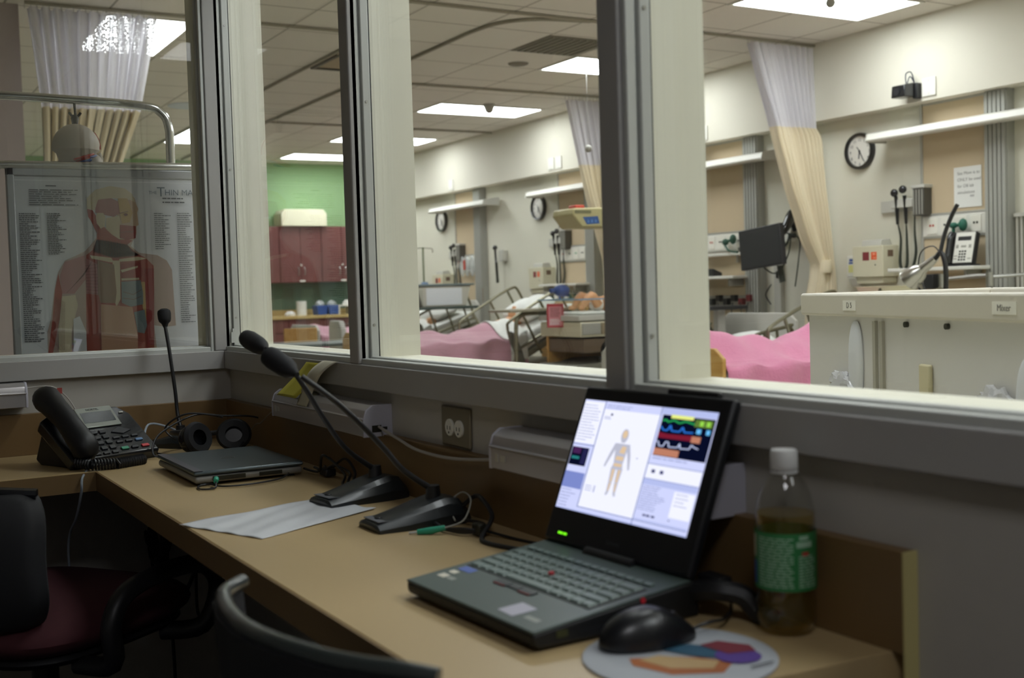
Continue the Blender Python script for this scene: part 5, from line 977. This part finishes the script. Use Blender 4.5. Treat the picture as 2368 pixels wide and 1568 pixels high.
# lid
hc = Vector((LW/2, LD-.0077, HR+.002)); TI = .3808; LL = .2208
LX = Matrix.Translation(hc) @ Matrix.Rotation(.0493-.0353, 4, 'Z') @ Matrix.Rotation(PI/2-TI, 4, 'X')   # local x across, y up the lid, z out of the screen
m = MB(); m.X = LX; m.box(-LW/2, LW/2, 0, LL, -.014, 0); m.build('lid', mat('lid_black', '0b0c12', .5), t, bevel=.004)
m = MB(); m.X = LX; m.box(.02, .115, LL, LL+.007, -.012, -.003); m.build('antenna_bump', BLACK, t, bevel=.002)
m = MB(); m.cyl(hc+Vector((-.05, .002, -.004)), hc+Vector((.05, .002, -.004)), .009, n=16); m.build('hinge', BLACK, t)
sx0, sx1, sy0, sy1 = -LW/2+.0079, LW/2-.0198, .046, LL-.0198; SW = sx1-sx0; SH_ = sy1-sy0
SX = LX @ Matrix.Translation((sx0, sy0, 0)); ES = 1.0
def R_(a, b, c, d): return [(a*SW, b*SH_), (c*SW, b*SH_), (c*SW, d*SH_), (a*SW, d*SH_)]
def S_(pts): return [(a*SW, b*SH_) for a, b in pts]
def E_(n, c, s=1.0): return emis('scr_'+n, c, s*ES)
def limb(p, q, w0, w1):
    a = Vector((p[0]*SW, p[1]*SH_)); b = Vector((q[0]*SW, q[1]*SH_)); d = (b-a).normalized(); n = Vector((-d.y, d.x)); return [tuple(a-n*w0), tuple(b-n*w1), tuple(b+n*w1), tuple(a+n*w0)]
zig = lambda x0, x1, y, a, n: S_([(x0+(x1-x0)*k/n, y+(a if k % 2 else -a)) for k in range(n+1)])
ghost = []
ghost += [circ(.395*SW, .715*SH_, .0075, .0095), limb((.393, .68), (.393, .655), .003, .004), S_([(.345, .645), (.445, .645), (.44, .55), (.435, .47), (.445, .42), (.355, .42), (.365, .47), (.355, .55)])]
ghost += [limb((.35, .635), (.325, .54), .0035, .003), limb((.325, .54), (.30, .43), .003, .0018), limb((.44, .64), (.468, .54), .0035, .003), limb((.468, .54), (.488, .43), .003, .0018), limb((.375, .43), (.378, .31), .0055, .004), limb((.378, .31), (.375, .205), .004, .0022), limb((.425, .43), (.425, .31), .0055, .004), limb((.425, .31), (.43, .205), .004, .0022), limb((.375, .21), (.365, .195), .002, .002), limb((.43, .21), (.44, .195), .002, .002)]
org = [circ(.395*SW, .728*SH_, .005, .0055), S_([(.40, .625), (.432, .62), (.428, .56), (.385, .565)]), S_([(.372, .535), (.43, .535), (.43, .50), (.372, .50)]), S_([(.37, .472), (.43, .472), (.43, .445), (.37, .445)]), limb((.378, .42), (.38, .31), .0026, .002), limb((.425, .42), (.425, .31), .0026, .002), limb((.38, .3), (.378, .23), .0018, .0012), limb((.425, .3), (.428, .23), .0018, .0012)]
lt = lambda x0, x1, a, b, n, h: [S_(p) for p in textlines(x0, x1, a, b, n, h, .5)]
lay = [
 (E_('bg', 'd2d8ff', 1.0), [R_(0, 0, 1, 1)]), (E_('white', 'eff1ff', 1.06), [R_(.18, .05, .61, .93), R_(.003, .60, .17, .985), R_(.62, .40, .995, .515), R_(.85, .12, .99, .33)]),
 (E_('pale', 'bcc6f6', .95), [R_(.62, .945, 1, 1), R_(0, .0, 1, .012), R_(.615, .05, .995, .06), R_(.615, .345, .995, .395)]),
 (E_('line', '7f90cc', .7), [R_(.172, 0.04, .178, 1), R_(.611, 0.0, .617, 1), R_(0, .585, .172, .592), R_(.617, .517, 1, .522), R_(.617, .393, 1, .397), R_(.178, .04, .992, .046)]),
 (E_('midblue', '8796dc', .85), [R_(.0, .19, .165, .335)]),
 (E_('dark', '0f1638', .5), [R_(.632, .592, .995, .94), R_(.004, .395, .145, .56)]),
 (E_('ghost', 'bdbfd0', 1.0), ghost), (E_('orange', 'e2c6a2', 1.0), org),
 (E_('green', '2cab5c', .8), [S_(p) for p in stroke([(.64, .885), (.66, .9), (.68, .88), (.72, .9), (.76, .88), (.80, .9), (.865, .885)], .014)]), (E_('yellow', 'd8e07c', 1.2), [R_(.694, .915, .85, .945)]),
 (E_('blue', '2f78dc', .9), [S_(p) for p in stroke([(.64, .84), (.66, .81), (.69, .81), (.705, .856), (.72, .81), (.775, .81), (.792, .85), (.81, .81), (.87, .815)], .012)]), (E_('redline', '8a2038', .8), [S_([(.633, .79), (.7, .78), (.8, .785), (.87, .79), (.865, .745), (.636, .742)])]),
 (E_('wave', 'c6d0f4', .9), [S_(p) for p in stroke([(.635, .71), (.65, .71), (.66, .675), (.69, .675), (.70, .715), (.72, .715), (.73, .675), (.79, .68), (.8, .715), (.81, .675), (.87, .68), (.88, .715), (.9, .7), (.93, .69)], .009)]),
 (E_('salmon', 'c8866c', .9), [R_(.634, .597, .81, .655), R_(.868, .735, .93, .787)]), (E_('olive', '6a8a3c', .8), [R_(.866, .865, .985, .925)]), (E_('lime', '9adc50', 1.0), [R_(.9, .875, .925, .915), R_(.945, .875, .97, .915)]), (E_('cyan', '6cc0f8', 1.0), [R_(.89, .81, .92, .85), R_(.955, .81, .98, .85)]),
 (E_('maroon', '50285c', .8), [R_(.02, .5, .085, .555)]), (E_('teal', '2f8c8c', .8), [R_(.02, .45, .085, .475)]), (E_('navy2', '2c2c5c', .7), [R_(.1, .41, .14, .55)]),
 (E_('greytext', '8c95c4', 1.0), lt(.015, .16, .95, .63, 13, .006)+lt(.015, .15, .17, .03, 6, .007)+lt(.2, .42, .965, .945, 2, .006)+lt(.63, .83, .33, .14, 11, .006)+lt(.87, .96, .31, .22, 4, .006)+lt(.64, .94, .57, .56, 1, .008)+lt(.2, .28, .86, .845, 2, .006)+lt(.2, .27, .24, .2, 3, .006)+[R_(.27, .19, .278, .25)]),
 (E_('darktext', '4a4f80', .8), [R_(.68, .088, .70, .105), R_(.705, .088, .73, .105), R_(.74, .088, .765, .105), R_(.245, .875, .262, .895), R_(.66, .445, .685, .475), R_(.72, .445, .745, .475), R_(.86, .09, .87, .1), R_(.53, .535, .537, .545)])]
decal('screen', t, SX, lay, step=.00006, base=.0003)
m = MB(); m.X = LX; m.box(-.118, -.108, .0115, .0145, 0, .0006); m.box(-.106, -.099, .0115, .0145, 0, .0006); m.build('power_led', emis('led_green', '7cff20', 1.2), t)
text('brand_mark', 'Lenovo', mat('mark_grey', '34363c', .4), t, LX @ Matrix.Translation((0, .014, .0003)), .009, 'CENTER', .0001)
# cable + bracket behind laptop
t = T('laptop_charger', 'black charger plug and thick cable behind the open laptop', 'charger', (2.17, -.07, Z0)); MB().tube([(.0, -.03, .03), (.03, -.02, .035), (.05, .0, .03), (.065, .01, .012), (.085, .012, .008)], .0125, 8, smooth=6).build('cable', BLACK, t); B(-.02, .02, -.01, .012, .02, .045).build('plug', BLACK, t, bevel=.003)
# ---- mouse pad + mouse
t = T('mouse_pad', 'round white mouse pad with a purple and orange print at the desk end', 'mouse pad', (2.283, -.213, Z0))
MB().lathe([(0, 0), (.1, 0), (.1015, .001), (.1015, .0025), (.1, .0035), (0, .0035)], n=64).build('pad', mat('pad_white', 'b4b8be', .6), t)
decal('pad_print', t, Matrix.Translation((0, 0, .0036)), [(mat('pr_orange', 'b0683c', .6), [[(-.02, -.05), (.0, -.06), (.045, -.045), (.07, -.0), (.05, .03), (.02, .012), (.0, -.01)]]), (mat('pr_tan', 'c8a878', .6), [[(-.01, -.045), (.03, -.035), (.055, -.0), (.04, .02), (.015, .0), (-.01, -.02)]]), (mat('pr_teal', '2c5a74', .6), [[(-.03, -.01), (.02, .012), (.045, .04), (.02, .055), (-.02, .03)]]), (mat('pr_purple', '5a3c94', .6), [circ(.04, .045, .024)]), (mat('pr_maroon', '7a2434', .6), [[(-.01, .035), (.03, .04), (.04, .07), (.02, .078), (-.01, .06)]]), (INK, [rect(.075, .03, .078, .06)])])
t = T('computer_mouse', 'black computer mouse on the round mouse pad', 'mouse', (2.232, -.215, Z0+.0036), rz=-.12)
def mf(p):
    q = p.copy(); q.x *= 1-.22*max(0, q.y)+.0; q.x = math.copysign(abs(q.x)**.85, q.x) if q.x else 0; q.z = max(q.z, -.12); 
    if q.z > 0: q.z *= 1.06*(1-.5*max(0, q.y)**1.6)
    return q
MB().ell((0, 0, .005), (.031, .058, .034), 32, 24, mf).build('shell', mat('mouse_black', '15161a', .32), t)
m = MB(); m.tube([(0, .055, .01), (0, .035, .021), (0, .01, .031)], .0008, 6, smooth=4); m.build('button_seam', BLACK, t); m = MB(); m.cyl((-.003, .032, .0245), (.003, .032, .0245), .006, n=14); m.build('scroll_wheel', DARKM, t)
MB().tube([(0, .056, .008), (.0, .08, .012), (-.02, .11, .006), (-.05, .14, .004), (-.08, .16, .004)], .002, 8, smooth=8).build('cord', BLACK, t)
# ---- bottle
t = T('soda_bottle', 'clear bottle of amber drink with green label and white cap', 'bottle', (2.276, -.055, Z0)); t.scale = (1, 1, .91)
m = MB(); prof = [(.0, .002), (.02, .001), (.029, .006), (.033, .02), (.0335, .04), (.031, .05), (.033, .056), (.033, .128), (.0335, .14), (.033, .15), (.028, .172), (.019, .19), (.0135, .198), (.0135, .212)]
m.lathe(prof, n=40, caps=False); m.build('bottle_wall', clear('pet', (.90, .90, .88), 1.45, .02), t, ang=80)
m = MB(); m.lathe([(0, .004), (.019, .003), (.0275, .008), (.0315, .021), (.032, .04), (.0298, .05), (.0315, .056), (.0315, .128), (.032, .14), (.0317, .147), (0, .147)], n=40)
LQ = clear('amber_drink', (.93, .82, .52), 1.33, .02, alpha=.10, body=(.5, .38, .10)); m.build('drink', LQ, t, ang=80)
m = MB(); m.lathe([(.0338, .057), (.0339, .058), (.0339, .126), (.0338, .127)], n=48, caps=False); lb = m.build('label', mat('label_green', '2f7a44', .45), t)
def lbl(a0, a1, z0, z1, mm, nm='label_print'):
    m = MB(); n = 8
    m.surf(lambda u_, v_: (math.cos(a0+(a1-a0)*u_)*.03405, math.sin(a0+(a1-a0)*u_)*.03405, z0+(z1-z0)*v_), n, 1); return m
vw = math.atan2(-.9, .95); LP = MB(); LP2 = MB()
for k in range(17):
    z = .062+k*.0036; a = vw-1.0; e = vw+.25
    while a < e-.1:
        b_ = min(a+random.uniform(.12, .4), e); g = lbl(a, b_, z, z+.0017, None); LP.add([tuple(p) for p in g.v], g.f); a = b_+.05
for k in range(11):
    z = .062+k*.0036; a = vw+.42; e = vw+1.1
    while a < e-.1:
        b_ = min(a+random.uniform(.12, .3), e); g = lbl(a, b_, z, z+.0017, None); LP.add([tuple(p) for p in g.v], g.f); a = b_+.05
g = lbl(vw+.35, vw+.95, .11, .117, None); LP.add([tuple(p) for p in g.v], g.f); g = lbl(vw+.45, vw+.8, .119, .124, None); LP.add([tuple(p) for p in g.v], g.f)
LP.build('label_text', mat('label_pale', '9cc0a4', .5), lb); lbl(vw+.55, vw+.8, .1, .1045, None).build('red_mark', mat('label_red', 'b03a34', .5), lb)
lbl(vw-1.45, vw-1.15, .062, .09, None).build('blue_mark', BLUE, lb); lbl(vw-1.45, vw-1.2, .095, .122, None).build('cream_mark', CREAMP, lb)
MB().lathe([(.0, .224), (.0135, .224), (.0148, .222), (.0152, .206), (.0152, .2), (.0145, .199)], n=36).build('cap', mat('cap_white', 'c9c8c6', .45), t); MB().lathe([(.0152, .1985), (.0154, .196), (.014, .195)], n=36).build('cap_ring', mat('cap_white', 'c9c8c6', .45), t)
# ============================================================ WALL FIXTURES IN BOOTH
def striplight(x0, x1, z0, label, west=False, flip=False):
    t = T('strip_light', label, 'strip light', (0, 0, 0) if not west else (.0, 0, 0), rz=0 if not west else PI/2, group='aluminium strip lights on the booth walls')
    H = .062; D = -.062
    m = MB(); m.prism([(0, z0), (D, z0), (D, z0+.034), (D-.003, z0+.034), (D-.003, z0+.037), (D+.002, z0+.037), (D+.006, z0+.052), (D+.02, z0+H), (0, z0+H)], x0, x1); m.build('housing', mat('strip_alu', 'b4b0b2', .3, .5), t, bevel=.0015)
    for a in (x0, x1): 
        m = MB(); m.prism([(0, z0-.001), (D-.001, z0-.001), (D-.001, z0+.036), (D+.006, z0+.053), (D+.02, z0+H+.001), (0, z0+H+.001)], a-.003, a+.003); e_ = m.build('end_cap', mat('cap_lilac', 'b9b8c4', .5), t, bevel=.001)
    if x1 < 2: m = MB(); m.box(x1+.003, x1+.0036, -.045, -.025, z0+.008, z0+.022); m.box(x1+.003, x1+.0036, -.022, -.012, z0+.012, z0+.018); m.build('end_socket', DARKM, t)
    m = MB(); m.box(x0+.02, x0+.028, D-.002, D, z0+.012, z0+.026); m.box(x0+.035, x0+.05, D-.0015, D, z0+.014, z0+.024); m.build('switch', LTGREY, t)
    return t
striplight(.545, 1.10, .886, 'aluminium strip light on the wall above the closed laptop, note stuck on it'); striplight(1.615, 2.148, .886, 'aluminium strip light on the wall behind the open laptop'); striplight(-1.1, -.545, .908, 'strip light end at the left edge above the telephone', west=True)
tag(MB().tube([(1.10, -.03, .905), (1.13, -.03, .9), (1.19, -.025, .886), (1.28, -.03, .876), (1.40, -.03, .875), (1.52, -.03, .885), (1.615, -.03, .897)], .003, 8, smooth=6).build('link_cable', mat('white_cable', 'a9a49e', .5)), 'white cable sagging between the two wall strip lights', 'cable')
tag(MB().tube([(.545, -.03, .905), (.5, -.03, .9), (.43, -.03, .88), (.36, -.032, .85), (.33, -.035, .845), (.28, -.04, .82), (.22, -.045, .80)], .0016, 6, smooth=6).build('thin_cable', mat('beige_cable', '8f8578', .5)), 'thin beige wire from the strip light down to the headphones', 'cable')
tag(MB().tube([(.03, -.54, .955), (.03, -.5, .957), (.03, -.47, .95), (.03, -.44, .92), (.04, -.42, .88)], .002, 6, smooth=6).build('thin_cable', mat('white_cable', 'a9a49e', .5)), 'thin white wire with red tag above the telephone', 'cable')
tag(B(.027, .033, -.467, -.455, .935, .95).build('wire_tag', mat('tag_red', '9a3f3a', .6)), 'small red tag on the wire above the telephone', 'tag')
t = T('wall_outlet', 'bronze wall plate with a white duplex outlet between the strip lights', 'outlet', (1.388, 0, .927))
m = MB(); m.box(-.055, .055, -.006, 0, -.036, .036); m.build('plate', mat('bronze_plate', '8a8271', .4, .5), t, bevel=.003)
for s in (-1, 1):
    X = frame((s*.018-.0, -.006, -.002), (1, 0, 0), (0, 0, 1)); m = MB(); m.X = X; m.lathe([(.0, .004), (.0145, .004), (.0155, .003), (.0155, 0)], n=24); o = m.build('receptacle', WHITEP, t)
    m = MB(); m.X = X; m.box(-.006, -.0045, -.004, .003, .004, .0045); m.box(.0045, .006, -.004, .003, .004, .0045); m.cyl((0, -.009, .0035), (0, -.009, .0045), .002, n=8); m.build('slot', INK, o)
# notes
def strip(f, nu, nv, name, mm, lab, cat):
    t = T(name, lab, cat); MB().surf(f, nu, nv, .0006, (0, -1, 0)).build('sheet', mm, t, ang=180); return t
strip(lambda u_, v_: (.686+.13*u_-.085*v_, -.024-.012*math.sin(v_*PI*.7)-.036*v_**2, 1.018-.078*v_), 4, 14, 'sticky_note', mat('sticky_yellow', 'b8b03c', .7), 'olive yellow sticky note hanging from the sill over the strip light', 'note')
strip(lambda u_, v_: (.80+.085*u_*(1-.25*v_)-.065*v_-.02*v_*v_, -.024-.025*math.sin(min(1, v_*2.2)*PI/2)-.014*v_, 1.026-.004*v_-.10*v_**1.3), 4, 18, 'tape_strip', mat('masking_tape', 'c9c3ae', .6), 'curled strip of cream tape hanging beside the yellow note', 'tape')
# ============================================================ UNDER DESK
t = T('cable_coil', 'thick coil of black cable hanging under the desk', 'cable', (0, 0, 0))
for k in range(9):
    cx_, cy_, cz_, rr = .09+.01*math.sin(k*2), -.24, .60+.012*math.cos(k*3), .12+.005*math.sin(k*5)
    P = [(cx_+rr*math.cos(2*PI*j/20)*(.98+.03*math.sin(k+j)), cy_+.012*math.sin(k*1.7+j*.6), cz_+rr*math.sin(2*PI*j/20)) for j in range(20)]; MB().tube(P, .006, 6, closed=True).build('cable_loop', RUBBER, t)
MB().tube([(-.0+.02, -.24, .7), (.01, -.24, .6), (.03, -.24, .53), (.02, -.24, .44), (.02, -.2, .3), (.05, -.2, .05)], .005, 6, smooth=6).build('cable_tail', RUBBER, t)
MB().tube([(.16, -.24, .5), (.2, -.24, .43), (.3, -.24, .42), (.38, -.24, .46), (.45, -.2, .6)], .005, 6, smooth=6).build('cable_tail', RUBBER, t)
MB().tube([(.5, -.24, .72), (.46, -.24, .45), (.5, -.24, .42), (.56, -.24, .45)], .004, 6, smooth=6).build('cable_tail', RUBBER, t)
# ============================================================ CHAIRS
def office_chair(loc, rz, label, fabric, arms=True, back='pad'):
    t = T('office_chair', label, 'chair', (loc[0], loc[1], .012), rz=rz, group='dark office chairs at the desk')   # faces local +y
    def sf(p): q = p.copy(); q.x = math.copysign(abs(q.x)**.55, q.x) if q.x else 0; q.y = math.copysign(abs(q.y)**.55, q.y) if q.y else 0; return q
    MB().ell((0, 0, .50), (.27, .26, .05), 36, 14, sf).build('seat', fabric, t); MB().ell((0, 0, .46), (.25, .24, .03), 30, 10, sf).build('seat_pan', BLACK, t)
    if back == 'pad':
        m = MB(); m.surf(lambda u_, v_: ((u_-.5)*.46*(1-.18*(2*v_-1)**4), -.27-.02*math.sin(v_*PI)+.10*(2*u_-1)**2, .53+.265*v_), 26, 16, .045, (0, 1, 0)); m.build('backrest', RUBBER, t, bevel=.01, ang=60)
        MB().tube([(0, -.1, .44), (0, -.3, .44), (0, -.33, .52), (0, -.31, .65)], .022, 8, smooth=4).build('back_support', BLACK, t)
        MB().tube([(-.2, -.185, .79), (-.12, -.235, .798), (0, -.262, .8), (.12, -.235, .798), (.2, -.185, .79)], .012, 8, smooth=5).build('top_rim', BLACKG, t)
    if arms:
        for sx in (-1, 1): MB().tube([(sx*.22, -.12, .44), (sx*.31, -.12, .45), (sx*.32, -.13, .53), (sx*.32, -.08, .585), (sx*.32, .05, .6), (sx*.32, .15, .585), (sx*.32, .19, .53), (sx*.3, .16, .45), (sx*.22, .12, .44)], .02, 10, smooth=5).build('armrest', BLACK, t)
    MB().cyl((0, 0, .08), (0, 0, .43), .028, n=16).build('gas_column', DARKM, t)
    for k in range(5):
        a = 2*PI*k/5+.3; l_ = MB().tube([(0, 0, .11), (math.cos(a)*.15, math.sin(a)*.15, .1), (math.cos(a)*.3, math.sin(a)*.3, .075)], [.03, .025, .018], 8).build('leg', BLACK, t)
        MB().cyl((math.cos(a)*.3-.02*math.sin(a), math.sin(a)*.3+.02*math.cos(a), .028), (math.cos(a)*.3+.02*math.sin(a), math.sin(a)*.3-.02*math.cos(a), .028), .028, n=14).build('caster', BLACK, l_)
    return t
office_chair((.57, -.60), math.radians(35), 'black office chair with dark red seat at the left edge', mat('maroon_seat', '41171e', .9, noise=.1, scale=60))
t = T('curved_back_chair', 'chair with a curved black backrest rim at the front of the desk', 'chair', (2.17, -.45, .012), group='dark office chairs at the desk')
rim = [(1.955, -.575, .850), (1.985, -.598, .852), (2.03, -.618, .856), (2.099, -.633, .858), (2.169, -.638, .86), (2.239, -.632, .862), (2.305, -.613, .862), (2.348, -.592, .862), (2.375, -.574, .862), (2.4, -.55, .858)]
rl = [(p[0]-2.17, p[1]+.45, p[2]-.012) for p in rim]
MB().tube(rl, .0085, 12, smooth=6).build('top_rim', mat('rim_gloss', '2c3232', .3, coat=.3), t)
def bk(u_, v_):
    k = u_*(len(rl)-1); i = min(int(k), len(rl)-2); f_ = k-i; p = Vector(rl[i]).lerp(Vector(rl[i+1]), f_); return (p.x*(1-.12*v_), p.y+.02*v_, p.z-.004-.34*v_)
MB().surf(bk, 40, 14, .012, (0, 1, 0)).build('backrest', RUBBER, t, ang=60)
MB().ell((0, .0, .46), (.23, .2, .045), 32, 12, lambda p: Vector((math.copysign(abs(p.x)**.6, p.x), math.copysign(abs(p.y)**.6, p.y), p.z))).build('seat', RUBBER, t)
m = MB(); m.tube([(-.1, -.16, .5), (-.1, -.15, .4), (-.1, 0, .42)], .015, 8); m.tube([(.1, -.16, .5), (.1, -.15, .4), (.1, 0, .42)], .015, 8); m.build('back_support', BLACK, t)
for sx in (-.19, .19):
    for sy in (-.17, .17): MB().tube([(sx*.9, sy*.9, .43), (sx*1.1, sy*1.1, 0)], .012, 8).build('leg', DARKM, t)
